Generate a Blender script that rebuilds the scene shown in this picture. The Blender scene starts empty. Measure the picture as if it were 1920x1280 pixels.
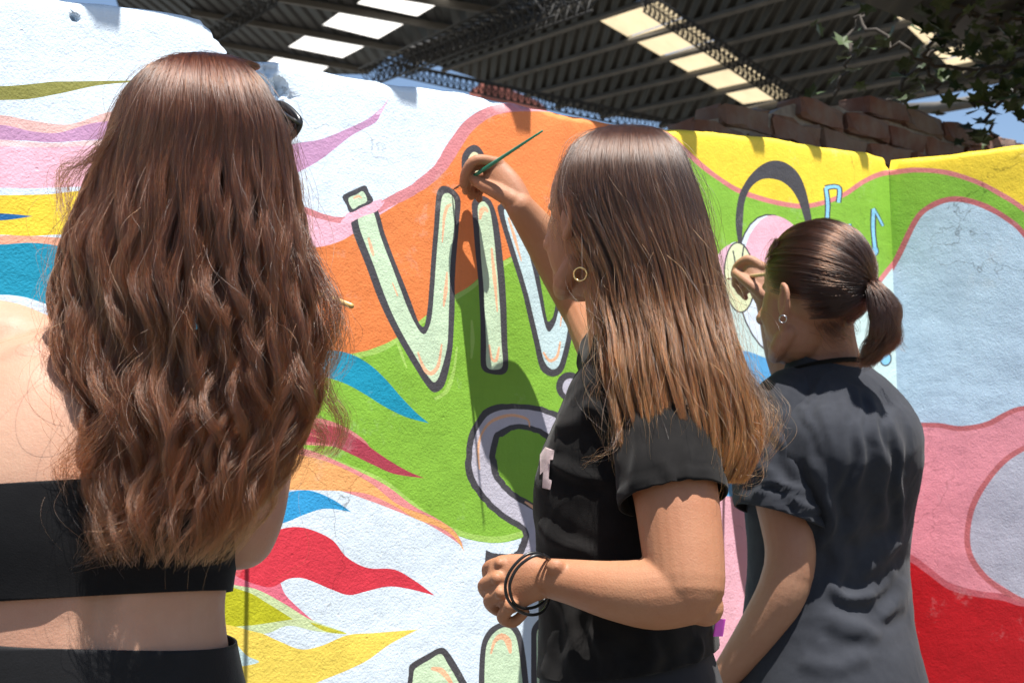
import bpy, bmesh, math, random
import numpy as np
from mathutils import Vector, Matrix, noise as mnoise
from mathutils.geometry import delaunay_2d_cdt
random.seed(7); rng = np.random.default_rng(7)
C = bpy.context.scene.collection
scn = bpy.context.scene

# ---------------------------------------------------------------- camera, sky, sun, exposure
F_PX = 2300.0; PITCH = math.radians(6.5); CAM_Z = 1.22
cam = bpy.data.cameras.new('camera'); cam_o = bpy.data.objects.new('camera', cam); C.objects.link(cam_o)
cam.sensor_width = 36; cam.lens = 36 * F_PX / 1920
cam.clip_start = 0.05; cam.clip_end = 3000
cam_o.location = (0, 0, CAM_Z); cam_o.rotation_euler = (math.pi / 2 + PITCH, 0, 0)
cam.dof.use_dof = True; cam.dof.focus_distance = 1.55; cam.dof.aperture_fstop = 10.0
scn.camera = cam_o

WD = Vector((math.sin(math.radians(52)), math.cos(math.radians(52)), 0))      # along the mural wall
WN = Vector((WD.y, -WD.x, 0))                                                   # out of the wall, to the viewer
SUN_EL = math.radians(72.0)
h = (-WN * math.cos(math.radians(10)) + WD * math.sin(math.radians(10))).normalized()
SUN_DIR = Vector((h.x * math.cos(SUN_EL), h.y * math.cos(SUN_EL), -math.sin(SUN_EL)))
world = bpy.data.worlds.new('World'); scn.world = world; world.use_nodes = True
nt = world.node_tree; nt.nodes.clear()
sky = nt.nodes.new('ShaderNodeTexSky'); sky.sky_type = 'NISHITA'; sky.sun_disc = False
sky.sun_elevation = SUN_EL; sky.sun_rotation = math.atan2(-h.x, -h.y)
sky.air_density = 1.0; sky.dust_density = 0.6
bg = nt.nodes.new('ShaderNodeBackground'); bg.inputs[1].default_value = 0.075
wo = nt.nodes.new('ShaderNodeOutputWorld')
nt.links.new(sky.outputs[0], bg.inputs[0]); nt.links.new(bg.outputs[0], wo.inputs[0])
sl = bpy.data.lights.new('sun', 'SUN'); sl.energy = 5.0; sl.angle = math.radians(0.5); sl.color = (1.0, 0.965, 0.91)
so = bpy.data.objects.new('sun', sl); C.objects.link(so); so.location = (0, 0, 12)
so.rotation_euler = SUN_DIR.to_track_quat('-Z', 'Y').to_euler()
scn.view_settings.view_transform = 'Standard'; scn.view_settings.look = 'None'
scn.view_settings.exposure = 1.14; scn.view_settings.gamma = 1; scn.view_settings.use_curve_mapping = False
scn.render.engine = 'CYCLES'
scn.cycles.use_denoising = True
scn.cycles.caustics_reflective = False; scn.cycles.caustics_refractive = False
scn.cycles.max_bounces = 8; scn.cycles.diffuse_bounces = 4; scn.cycles.transmission_bounces = 6
scn.cycles.transparent_max_bounces = 16

# ---------------------------------------------------------------- helpers
CP, SP = math.cos(PITCH), math.sin(PITCH)
CAM = Vector((0, 0, CAM_Z))
def ray(px, py):
    x = (px - 960) / F_PX; u = (640 - py) / F_PX
    return Vector((x, CP - u * SP, SP + u * CP))
def U(px, py, Y):
    d = ray(px, py); return CAM + d * (Y / d.y)
def proj(P):                                       # numpy (N,3) -> image coordinates of the reference
    P = np.asarray(P, float); d = P - np.array(CAM)
    f = d[:, 1] * CP + d[:, 2] * SP; u = -d[:, 1] * SP + d[:, 2] * CP
    return np.stack([960 + F_PX * d[:, 0] / f, 640 - F_PX * u / f], 1)
P0 = U(850, 350, 2.07)
def on_plane(px, py, p, n):
    d = ray(px, py); return CAM + d * ((p - CAM).dot(n) / d.dot(n))
def W(px, py):                                     # on the mural wall: (along, height)
    q = on_plane(px, py, P0, WN); return ((q - P0).dot(WD), q.z)
SC = W(1674, 500)[0]                               # the corner
PC = P0 + WD * SC; PC.z = 0
WD2 = Vector((0.871, -0.49, 0)).normalized(); WN2 = Vector((WD2.y, -WD2.x, 0))
def W2(px, py):
    q = on_plane(px, py, PC, WN2); return ((q - PC).dot(WD2), q.z)

def lin(c):
    r = []
    for v in c:
        v = v / 255.0
        r.append(v / 12.92 if v <= 0.04045 else ((v + 0.055) / 1.055) ** 2.4)
    return r
def tag(o, label=None, cat=None, group=None, kind=None):
    if label: o['label'] = label
    if cat: o['category'] = cat
    if group: o['group'] = group
    if kind or cat: o['kind'] = kind or 'thing'
    return o
def link(name, me, mat=None, parent=None):
    o = bpy.data.objects.new(name, me); C.objects.link(o)
    if mat is not None and hasattr(me, 'materials') and len(me.materials) == 0: me.materials.append(mat)
    if parent is not None: o.parent = parent; o.matrix_parent_inverse = parent.matrix_world.inverted()
    return o
def empty(name, loc):
    o = bpy.data.objects.new(name, None); C.objects.link(o); o.location = loc; o.empty_display_size = .05
    bpy.context.view_layer.update(); return o
def mesh(name, v, f, smooth=True):
    me = bpy.data.meshes.new(name); me.from_pydata([tuple(p) for p in v], [], f)
    if smooth: me.polygons.foreach_set('use_smooth', [True] * len(me.polygons))
    me.update(); return me

# node helper
class M:
    def __init__(s, name):
        s.m = bpy.data.materials.new(name); s.m.use_nodes = True; s.t = s.m.node_tree
        s.b = s.t.nodes['Principled BSDF']; s.out = s.t.nodes['Material Output']
    def n(s, typ, **kw):
        x = s.t.nodes.new('ShaderNode' + typ)
        for k, v in kw.items():
            if hasattr(x, k): setattr(x, k, v)
            else: x.inputs[k.replace('_', ' ')].default_value = v
        return x
    def l(s, a, b): s.t.links.new(a, b)
    def co(s): 
        x = s.n('TexCoord'); return x.outputs['Object']
    def noise(s, scale, detail=4, rough=.6, vec=None):
        x = s.n('TexNoise'); x.inputs['Scale'].default_value = scale; x.inputs['Detail'].default_value = detail
        x.inputs['Roughness'].default_value = rough
        s.l(vec if vec is not None else s.co(), x.inputs['Vector']); return x.outputs[0]
    def ramp(s, fac, stops):
        x = s.n('ValToRGB'); e = x.color_ramp.elements
        while len(e) < len(stops): e.new(0.5)
        for i, (p, c) in enumerate(stops):
            e[i].position = p; e[i].color = (c[0], c[1], c[2], 1)
        s.l(fac, x.inputs[0]); return x.outputs[0]
    def mix(s, a, b, fac, mode='MIX'):
        x = s.n('Mix'); x.data_type = 'RGBA'; x.blend_type = mode
        for v, i in ((a, 6), (b, 7)):
            if hasattr(v, 'links'): s.l(v, x.inputs[i])
            else: x.inputs[i].default_value = (v[0], v[1], v[2], 1)
        if hasattr(fac, 'links'): s.l(fac, x.inputs[0])
        else: x.inputs[0].default_value = fac
        return x.outputs[2]
    def bump(s, height, strength, dist, normal=None):
        x = s.n('Bump'); x.inputs['Strength'].default_value = strength; x.inputs['Distance'].default_value = dist
        s.l(height, x.inputs['Height'])
        if normal is not None: s.l(normal, x.inputs['Normal'])
        return x.outputs[0]
    def fin(s, col=None, rough=.6, normal=None, spec=.5, metal=0.0):
        if col is not None:
            if hasattr(col, 'links'): s.l(col, s.b.inputs['Base Color'])
            else: s.b.inputs['Base Color'].default_value = (col[0], col[1], col[2], 1)
        if hasattr(rough, 'links'): s.l(rough, s.b.inputs['Roughness'])
        else: s.b.inputs['Roughness'].default_value = rough
        if normal is not None: s.l(normal, s.b.inputs['Normal'])
        s.b.inputs['Specular IOR Level'].default_value = spec; s.b.inputs['Metallic'].default_value = metal
        return s.m
def simple(name, col, rough=.6, spec=.5, metal=0.0, var=.12, scale=40):
    m = M(name); nz = m.noise(scale)
    a = [c * (1 - var) for c in col]; b = [min(1, c * (1 + var)) for c in col]
    return m.fin(m.ramp(nz, [(.3, a), (.7, b)]), rough, m.bump(nz, .15, .002), spec, metal)

def paint_mat(name, rough=.55):
    m = M(name); at = m.n('Attribute'); at.attribute_name = 'paint'
    co = m.co()
    big = m.noise(3.0, 5, .6, co); mid = m.noise(35, 4, .6, co); fine = m.noise(260, 3, .6, co)
    c = m.mix(at.outputs['Color'], (0.95, 0.95, 0.965), m.ramp(big, [(.3, (0, 0, 0)), (.8, (1, 1, 1))]), 'MULTIPLY')
    # thin brushing: the coat varies a little in density
    mp = m.n('Mapping'); mp.inputs['Scale'].default_value = (8, 8, 60); m.l(co, mp.inputs[0])
    br = m.noise(1.0, 4, .7, mp.outputs[0])
    c = m.mix(c, (.90, .90, .90), m.ramp(br, [(.45, (0, 0, 0)), (.75, (.5, .5, .5))]), 'MULTIPLY')
    sp = m.noise(120, 2, .5, co)
    c = m.mix(c, (.55, .5, .45), m.ramp(sp, [(.74, (0, 0, 0)), (.8, (.5, .5, .5))]), 'MULTIPLY')
    mq = m.n('Mapping'); mq.inputs['Scale'].default_value = (14, 14, 2.2); mq.inputs['Rotation'].default_value = (.3, .5, .2); m.l(co, mq.inputs[0])
    st = m.noise(2.2, 6, .75, mq.outputs[0])
    c = m.mix(c, (.86, .86, .87), m.ramp(st, [(.46, (0, 0, 0)), (.74, (.7, .7, .7))]), 'MULTIPLY')
    c = m.mix(c, (.80, .80, .78), m.ramp(m.noise(7, 6, .8, co), [(.60, (0, 0, 0)), (.85, (.35, .35, .35))]))
    vc = m.n('TexVoronoi'); vc.feature = 'DISTANCE_TO_EDGE'; vc.inputs['Scale'].default_value = 2.3
    wv = m.n('VectorMath', operation='ADD'); m.l(co, wv.inputs[0]); nzv = m.n('TexNoise'); nzv.inputs['Scale'].default_value = 9; nzv.inputs['Detail'].default_value = 6; m.l(co, nzv.inputs['Vector'])
    sc_ = m.n('VectorMath', operation='SCALE'); sc_.inputs['Scale'].default_value = .22; m.l(nzv.outputs[1], sc_.inputs[0]); m.l(sc_.outputs[0], wv.inputs[1]); m.l(wv.outputs[0], vc.inputs['Vector'])
    crk = m.mix(m.ramp(vc.outputs['Distance'], [(.0, (.8, .8, .8)), (.0035, (0, 0, 0))]), (0, 0, 0), m.ramp(m.noise(1.7, 3, .5, co), [(.55, (1, 1, 1)), (.62, (0, 0, 0))]))
    c = m.mix(c, (.35, .32, .3), crk, 'MULTIPLY')
    n1 = m.bump(mid, .24, .006); n2 = m.bump(fine, .42, .0022, n1)
    vo = m.n('TexVoronoi'); vo.inputs['Scale'].default_value = 22; m.l(co, vo.inputs['Vector'])
    pits = m.ramp(vo.outputs['Distance'], [(.03, (0, 0, 0)), (.07, (1, 1, 1))])
    n3 = m.bump(pits, .25, .002, n2)
    return m.fin(c, rough, n3, .35)
MURAL = paint_mat('mural_paint'); MURAL_GLOSS = paint_mat('mural_gloss_paint', .36)

# ---------------------------------------------------------------- ground
gm = M('concrete'); nz = gm.noise(2.2, 8, .65); nf = gm.noise(60, 4)
GROUND = gm.fin(gm.mix(gm.ramp(nz, [(.3, (.10, .09, .078)), (.7, (.15, .138, .12))]), (.85, .85, .85), nf, 'MULTIPLY'), .85, gm.bump(nf, .3, .004), .3)
me = mesh('ground', [(-900, -900, 0), (900, -900, 0), (900, 900, 0), (-900, 900, 0)], [(0, 1, 2, 3)], False)
tag(link('ground', me, GROUND), kind='structure')

# ---------------------------------------------------------------- mural: curves in photograph coordinates -> flat paint on the wall
def spline(pts, closed=True, n=7, corner=()):
    P = [np.array(p, float) for p in pts]; N = len(P); out = []
    rngi = range(N) if closed else range(N - 1)
    for i in rngi:
        if closed: a, b, c, d = P[i - 1], P[i], P[(i + 1) % N], P[(i + 2) % N]
        else: a, b, c, d = P[max(i - 1, 0)], P[i], P[i + 1], P[min(i + 2, N - 1)]
        t0 = (c - a) / 2 if i not in corner else (c - b) * .5
        t1 = (d - b) / 2 if (i + 1) % N not in corner else (c - b) * .5
        ln = np.linalg.norm(c - b)                                 # no overshoot where points are unevenly spaced
        t0 = t0 * min(1.0, 1.05 * ln / (np.linalg.norm(t0) + 1e-9)); t1 = t1 * min(1.0, 1.05 * ln / (np.linalg.norm(t1) + 1e-9))
        k = max(2, int(min(n, np.linalg.norm(c - b) / 8 + 2)))
        for j in range(k):
            t = j / k
            out.append((2*t**3-3*t*t+1)*b + (t**3-2*t*t+t)*t0 + (-2*t**3+3*t*t)*c + (t**3-t*t)*t1)
    if not closed: out.append(P[-1])
    return out
def stroke(pts, w, taper=False, seed=0):
    """a painted brush line: polygon round an open curve, width w (number or list)"""
    L = spline(pts, False, 8); N = len(L)
    ws = np.interp(np.linspace(0, 1, N), np.linspace(0, 1, len(w)), w) if hasattr(w, '__len__') else np.full(N, float(w))
    r = np.random.default_rng(seed + int(pts[0][0]) )
    ws = ws * (1 + .05 * np.convolve(r.normal(size=N + 4), np.ones(5) / 2.2, 'valid'))
    l, rr = [], []
    for i in range(N):
        t = L[min(i + 1, N - 1)] - L[max(i - 1, 0)]; t = t / (np.linalg.norm(t) + 1e-9); nn = np.array([-t[1], t[0]])
        l.append(L[i] + nn * ws[i] / 2); rr.append(L[i] - nn * ws[i] / 2)
    return l + rr[::-1]
def circ(cx, cy, rx, ry, rot=0, n=28):
    c, s = math.cos(rot), math.sin(rot)
    return [np.array((cx + rx*math.cos(a)*c - ry*math.sin(a)*s, cy + rx*math.cos(a)*s + ry*math.sin(a)*c)) for a in np.linspace(0, 2*math.pi, n, False)]
K = .92
def pc(*c): return [min(.86, v * K) for v in lin(c)]
WHITE = pc(222, 236, 248); DARK = pc(74, 72, 76); MINT = pc(205, 228, 192); ICE = pc(206, 230, 232); LILAC = pc(196, 192, 204)
PEACH = pc(246, 190, 150); ORANGE = pc(235, 134, 72); GREEN = pc(136, 187, 62); LGREEN = pc(168, 208, 100); ROSE = pc(218, 132, 130)
PINK = pc(243, 186, 202); YELLOW = pc(252, 214, 62); MAUVE = pc(198, 150, 186); TEAL = pc(22, 150, 182); OLIVE = pc(140, 138, 66)
left_paint = []
def L(col, pts, corner=(), raw=False): left_paint.append((col, pts if raw else spline(pts, True, 7, corner)))
# fields, from the bottom layer up
L(OLIVE, [(-900,168),(-300,158),(0,162),(100,153),(270,151),(185,160),(110,176),(40,187),(-300,192),(-900,200)], (3,))
L(pc(236,190,182), [(-900,200),(0,216),(60,226),(130,233),(215,208),(450,190),(450,262),(190,262),(100,262),(0,258),(-900,250)])
L(MAUVE, [(-900,220),(0,234),(60,246),(110,249),(180,230),(450,205),(450,262),(185,262),(100,267),(40,263),(-900,250)])
L(pc(240,205,205), [(-900,250),(0,262),(100,268),(180,263),(450,262),(450,285),(0,280),(-900,270)])
L(PINK, [(-900,262),(0,274),(100,276),(200,272),(455,275),(455,345),(150,350),(60,353),(0,352),(-900,350)])
L(YELLOW, [(-900,360),(0,366),(90,364),(150,358),(450,350),(455,470),(130,440),(60,442),(0,440),(-900,432)])
L(pc(28,105,165), [(-900,388),(0,400),(62,405),(0,413),(-900,420)], (2,))
L(pc(238,170,140), [(-900,430),(0,441),(60,442),(120,446),(455,470),(455,500),(120,465),(60,458),(0,460),(-900,450)])
L(TEAL, [(-900,445),(0,458),(60,455),(120,464),(455,590),(455,690),(60,560),(0,552),(-900,560)])
L(MAUVE, [(440,330),(500,300),(545,272),(600,262),(650,242),(690,223),(716,202),(714,214),(704,230),(660,254),(625,281),(600,300),(565,320),(500,350)], (6,))
L(pc(236,196,220), [(704,214),(716,202),(728,186),(722,200),(714,214)])
L(ORANGE, [(430,440),(560,462),(600,462),(640,450),(672,430),(704,406),(742,383),(775,360),(828,318),(858,272),(888,236),(930,212),(1000,204),(1100,212),(1200,240),(1262,255),(1200,330),(1060,420),(985,480),(910,530),(850,575),(800,612),(740,655),(690,680),(600,700),(430,690)])
L(GREEN, [(430,700),(590,672),(650,665),(700,655),(742,634),(800,592),(850,555),(882,535),(912,508),(952,484),(986,464),(1012,438),(1042,398),(1082,338),(1132,288),(1190,258),(1232,240),(1262,262),(1302,300),(1342,331),(1382,356),(1440,376),(1500,387),(1540,381),(1580,366),(1620,340),(1662,324),(1760,318),(1760,420),(1690,478),(1645,530),(1560,640),(1480,560),(1385,455),(1345,490),(1260,640),(1180,800),(1110,930),(1040,985),(985,1006),(940,1017),(895,1014),(850,1000),(810,975),(770,945),(720,905),(650,875),(600,850),(540,828),(430,800)])
# lighter brushed rims on the green
L(LGREEN, stroke([(590,676),(650,669),(700,659),(744,638),(800,596),(850,560),(884,539),(914,513),(954,489),(985,470)], [10,9,12,8,10,7,9,6]), raw=True)
L(LGREEN, stroke([(545,838),(600,856),(655,880),(722,908),(775,946),(812,972),(850,994),(898,1008),(940,1010),(985,998)], [20,16,18,10,8,10,12,10]), raw=True)
L(LGREEN, stroke([(815,748),(836,734),(850,700),(857,650)], [5,9,6,3]), raw=True)
L(LGREEN, stroke([(744,640),(752,662),(762,690)], [3,6,2]), raw=True)
L(LGREEN, stroke([(884,600),(886,640),(884,672)], [3,8,3]), raw=True)
L(pc(206,230,226), [(1330,520),(1385,458),(1480,560),(1560,640),(1645,531),(1690,480),(1770,480),(1770,830),(1330,1300),(1240,1300),(1240,700)])
L(pc(92,170,224), [(1250,760),(1380,660),(1440,672),(1500,690),(1560,660),(1600,700),(1600,900),(1250,1000)])
L(YELLOW, [(1226,150),(1226,238),(1262,262),(1302,300),(1342,331),(1382,356),(1440,376),(1500,387),(1540,381),(1580,366),(1620,340),(1662,324),(1770,318),(1770,150)], (0, 1, 12, 13))
L(ROSE, stroke([(1180,225),(1230,238),(1262,262),(1302,300),(1342,331),(1382,356),(1440,376),(1500,387),(1540,381),(1580,366),(1620,340),(1662,324),(1750,318)], 9), raw=True)
L(ROSE, stroke([(1750,410),(1690,476),(1645,531),(1580,610)], 9), raw=True)
L(ROSE, stroke([(1250,640),(1300,540),(1345,490),(1385,455)], 8), raw=True)
L(PINK, [(430,370),(560,395),(600,408),(640,416),(690,404),(735,380),(776,358),(742,384),(704,408),(672,431),(640,451),(600,463),(560,463),(430,450)])
L(pc(214,136,140), stroke([(440,350),(520,374),(570,394),(605,407),(640,413),(685,402),(735,376),(776,355),(822,318),(853,272),(884,232),(930,206),(1000,199),(1100,207),(1180,226)], [14,12,12,10,12,16,20,22,24,22,20,18,12,8]), raw=True)
# letters
def letter(outer, fill, col):
    L(DARK, outer); L(col, fill)
letter([(657,412),(686,500),(722,590),(772,680),(810,734),(832,724),(846,670),(852,600),(853,520),(860,420),(863,374),(848,354),(828,349),(818,364),(812,440),(806,520),(801,580),(795,612),(786,606),(768,560),(740,490),(722,440),(700,384)],
       [(670,412),(701,500),(736,590),(781,672),(812,716),(823,706),(838,650),(842,580),(844,500),(851,420),(852,376),(842,363),(831,365),(826,382),(820,460),(814,540),(808,600),(797,626),(786,620),(763,575),(735,502),(715,448),(695,390)], MINT)
L(PINK, [(648,402),(690,381),(716,374),(704,390),(676,406),(650,416)])
letter([(641,368),(664,356),(684,348),(692,362),(699,378),(676,390),(656,399),(648,384)], [(652,373),(668,365),(680,359),(688,377),(672,386),(660,392)], MINT)
L(PINK, [(640,412),(690,392),(720,378),(706,396),(680,406),(640,424)])
letter([(866,322),(867,292),(878,276),(893,272),(906,286),(912,312),(908,338),(870,338)], [(877,322),(878,298),(886,286),(896,288),(901,306),(898,330),(880,332)], pc(236,236,190))
letter([(884,388),(888,374),(902,367),(920,377),(934,420),(945,520),(950,620),(953,690),(942,702),(912,698),(902,684),(900,600),(896,520),(889,450)],
       [(895,394),(898,382),(907,378),(917,392),(926,450),(934,550),(940,640),(943,684),(936,692),(914,688),(911,640),(906,540),(900,460)], MINT)
letter([(932,390),(944,381),(984,398),(992,440),(1010,520),(1026,602),(1036,594),(1045,540),(1053,498),(1062,470),(1092,480),(1082,560),(1070,640),(1056,694),(1036,706),(1014,692),(1000,640),(978,550),(954,470)],
       [(944,394),(974,402),(984,450),(1003,530),(1022,612),(1030,622),(1041,604),(1050,560),(1057,520),(1066,484),(1080,490),(1072,560),(1060,640),(1047,686),(1034,692),(1020,676),(1008,630),(988,550),(964,470)], ICE)
letter([(1100,590),(1112,570),(1150,570),(1180,640),(1180,720),(1120,700),(1108,650)], [(1110,596),(1118,580),(1145,582),(1168,645),(1168,690),(1124,664),(1114,640)], ICE)
L(DARK, circ(1068, 724, 25, 27), raw=True); L(LILAC, circ(1070, 726, 15, 17), raw=True)
SP_ = [(1070,860),(1056,815),(1015,788),(962,781),(920,798),(903,840),(906,888),(930,925),(958,950),(993,972),(1008,1004),(998,1040),(972,1066),(940,1072),(908,1070)]
L(DARK, stroke(SP_, [56,56,54,54,56,54,56,56,54,54,56,60,66,74]), raw=True)
L(LILAC, stroke(SP_[:-1] + [(918,1069)], [34,34,32,32,32,32,32,32,32,32,32,32,32,30]), raw=True)
letter([(765,1262),(768,1245),(800,1226),(828,1213),(845,1228),(872,1275),(915,1360),(760,1400)], [(774,1262),(778,1252),(805,1236),(826,1225),(838,1242),(862,1285),(900,1370),(770,1400)], MINT)
letter([(896,1290),(902,1210),(916,1180),(940,1166),(962,1168),(978,1190),(988,1250),(992,1320),(990,1420),(896,1420)], [(907,1290),(911,1215),(922,1190),(941,1176),(957,1178),(969,1198),(977,1255),(981,1320),(979,1420),(907,1420)], MINT)
letter([(996,1190),(1003,1168),(1030,1150),(1110,1190),(1120,1420),(1010,1420)], [(1006,1194),(1011,1176),(1032,1162),(1098,1198),(1108,1420),(1020,1420)], MINT)
# loose peach highlights inside the letters
for pts, w in [([(690,446),(696,466),(700,480)],[4,7,3]),([(735,530),(745,555)],[2,3]),([(838,510),(836,540),(832,575)],[3,7,3]),
   ([(783,660),(795,690),(808,700),(822,685),(828,645)],[3,6,8,5,3]),([(829,455),(832,410),(838,388),(846,384)],[2,4,6,4]),
   ([(899,412),(902,396),(909,392),(914,398)],[3,8,10,3]),([(921,465),(926,520),(931,585)],[3,7,2]),([(917,646),(922,672),(930,676),(936,650)],[3,5,6,3]),
   ([(952,408),(962,440),(976,490)],[3,6,2]),([(1018,660),(1030,676),(1044,668),(1050,640)],[3,6,5,3]),([(1052,590),(1050,612)],[3,2]),
   ([(900,880),(897,840),(905,810),(925,788),(960,778),(990,786),(994,800)],[2,5,4,5,6,5,2]),([(985,940),(1000,950),(1010,962)],[3,6,3]),
   ([(808,1252),(826,1256),(840,1272),(850,1290)],[5,12,9,3]),([(920,1225),(927,1202),(940,1192),(952,1200),(957,1224)],[3,6,12,12,4]),
   ([(1076,714),(1082,722),(1080,732)],[4,6,3]),([(662,372),(672,368),(678,372)],[3,5,2])]:
    L(PEACH, stroke(pts, w), raw=True)
# flames running in from the left
L(TEAL, [(430,640),(560,656),(600,655),(650,661),(690,681),(722,710),(752,744),(780,773),(804,793),(760,781),(718,760),(680,736),(640,716),(600,706),(430,700)], (8,))
L(ROSE, [(430,750),(545,780),(600,784),(642,798),(680,822),(690,838),(600,835),(430,820)])
L(pc(176,66,84), [(430,760),(545,788),(600,794),(640,804),(680,828),(720,856),(760,880),(796,896),(740,888),(700,871),(660,852),(610,832),(545,826),(430,810)], (7,))
L(pc(232,146,146), [(430,810),(520,832),(575,842),(640,868),(722,908),(776,948),(820,972),(852,994),(868,1022),(840,1004),(790,976),(640,920),(430,860)])
L(pc(246,178,112), [(430,835),(520,850),(560,852),(620,868),(690,902),(745,944),(800,966),(838,984),(860,1006),(872,1034),(850,1004),(820,986),(780,972),(740,948),(690,926),(640,920),(560,918),(430,915)], (9,))
L(pc(52,158,216), [(430,960),(510,933),(540,922),(580,919),(622,935),(658,959),(610,953),(570,964),(530,980),(430,1000)], (5,))
L(pc(232,116,138), [(380,1050),(460,1046),(492,1054),(520,1084),(532,1112),(562,1142),(592,1166),(618,1172),(580,1164),(540,1147),(500,1122),(470,1102),(380,1086)])
L(pc(216,58,74), [(430,1020),(490,1008),(530,990),(570,989),(620,1010),(650,1044),(690,1064),(740,1067),(780,1089),(816,1116),(770,1104),(730,1099),(690,1107),(655,1115),(620,1104),(570,1084),(540,1084),(500,1100),(430,1070)], (9,))
L(pc(206,222,170), [(380,1082),(440,1096),(480,1104),(530,1130),(580,1160),(650,1187),(590,1182),(540,1172),(500,1186),(440,1190),(380,1188)])
L(pc(190,190,36), [(380,1095),(460,1108),(500,1130),(548,1160),(500,1167),(460,1172),(380,1170)], (3,))
L(pc(200,196,60), [(580,1166),(610,1174),(650,1187),(610,1183)])
L(pc(246,218,96), [(380,1178),(480,1184),(520,1200),(562,1216),(600,1210),(650,1190),(700,1186),(784,1179),(732,1206),(690,1236),(650,1256),(600,1276),(540,1300),(380,1330)], (7,))
L(pc(200,225,226), [(420,1200),(440,1205),(462,1228),(485,1240),(450,1248),(420,1245)])
L(pc(240,170,120), [(400,1275),(425,1270),(450,1290),(400,1330)])
# arch, egg shape, small oval and musical notes
L(DARK, [(1386,462),(1380,430),(1380,395),(1389,358),(1411,324),(1441,303),(1470,305),(1496,326),(1511,362),(1522,420),(1512,422),(1496,376),(1480,352),(1458,338),(1430,336),(1408,352),(1396,382),(1392,430),(1390,462)])
L(DARK, circ(1455, 536, 74, 136, -.14), raw=True); L(WHITE, circ(1455, 536, 71, 133, -.14), raw=True)
L(PINK, [(1398,470),(1412,430),(1440,405),(1475,412),(1508,450),(1516,540),(1500,620),(1460,652),(1432,600),(1410,540)])
L(pc(236,190,205), circ(1370, 505, 34, 50, .3), raw=True)
L(DARK, circ(1386, 520, 30, 67, -.06), raw=True); L(pc(224,232,188), circ(1386, 520, 27, 64, -.06), raw=True)
L(DARK, stroke([(1374,470),(1378,500),(1370,525)], 2.6), raw=True); L(DARK, stroke([(1395,458),(1390,500),(1393,560)], 2.6), raw=True)
SKYB = pc(140,205,238)
for w, c in ((11, DARK), (6, SKYB)):
    L(c, stroke([(1549,420),(1551,385),(1548,352)], w), raw=True)
    L(c, stroke([(1547,353),(1562,350),(1573,354),(1571,380)], w), raw=True)
    L(c, circ(1543, 424, 8 + w * .3, 5 + w * .3), raw=True)
    L(c, stroke([(1637,392),(1637,430),(1640,465)], w), raw=True)
    L(c, stroke([(1637,391),(1645,404),(1655,424)], w * .6), raw=True)
    L(c, circ(1640, 471, 4 + w * .35, 6 + w * .35), raw=True)
    L(c, stroke([(1592,420),(1594,440)], w * .7), raw=True)
    L(c, circ(1661, 672, 6 + w * .5, 8 + w * .6), raw=True); L(c, stroke([(1650,620),(1652,650),(1655,672)], w * .8), raw=True)
L(PINK, [(1330,960),(1345,930),(1420,930),(1660,800),(1770,790),(1770,1060),(1660,1040),(1420,1300),(1330,1300)])
L(pc(190,26,36), [(1600,1090),(1690,1046),(1770,1040),(1770,1330),(1600,1330)])
L(ROSE, stroke([(1600,1092),(1690,1046),(1760,1046)], 10), raw=True)

right_paint = []
def R_(col, pts, corner=(), raw=False): right_paint.append((col, pts if raw else spline(pts, True, 7, corner)))
R_(GREEN, [(1560,324),(1662,324),(1720,319),(1780,325),(1840,345),(1890,372),(1960,410),(2950,520),(2950,700),(1560,700)])
R_(pc(188,212,230), [(1560,600),(1682,484),(1722,406),(1762,379),(1802,374),(1852,389),(1902,420),(1960,470),(2900,640),(2900,740),(1920,765),(1850,795),(1800,803),(1760,797),(1700,795),(1560,780)])
R_(pc(232,150,160), [(1560,780),(1700,795),(1760,797),(1800,803),(1850,795),(1920,765),(2900,720),(2900,1300),(1560,1300)])
R_(pc(186,24,32), [(1560,1000),(1700,1042),(1742,1070),(1780,1098),(1830,1112),(1880,1119),(1920,1130),(2950,1190),(2950,1500),(1560,1500)])
R_(pc(196,100,108), stroke([(1580,1000),(1700,1042),(1742,1070),(1780,1098),(1830,1112),(1880,1119),(1920,1130),(2930,1190)], 12), raw=True)
R_(pc(196,110,112), stroke([(2000,810),(1925,838),(1880,868),(1840,918),(1818,970),(1816,1030),(1842,1076),(1880,1106),(1930,1130)], 11), raw=True)
R_(pc(188,188,200), [(2000,815),(1925,843),(1882,872),(1844,921),(1823,971),(1821,1028),(1846,1072),(1884,1101),(1930,1124),(2060,1140)])
R_(pc(196,110,112), stroke([(1560,780),(1700,795),(1760,797),(1800,803),(1850,795),(1920,765),(2900,720)], 9), raw=True)
R_(pc(196,110,112), stroke([(1640,560),(1682,484),(1722,406),(1762,379),(1802,374),(1852,389),(1902,420),(1960,470),(2880,640)], 10), raw=True)
R_(ROSE, stroke([(1580,326),(1662,324),(1720,319),(1780,325),(1840,345),(1890,372),(1960,410),(2930,520)], 9), raw=True)

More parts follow.
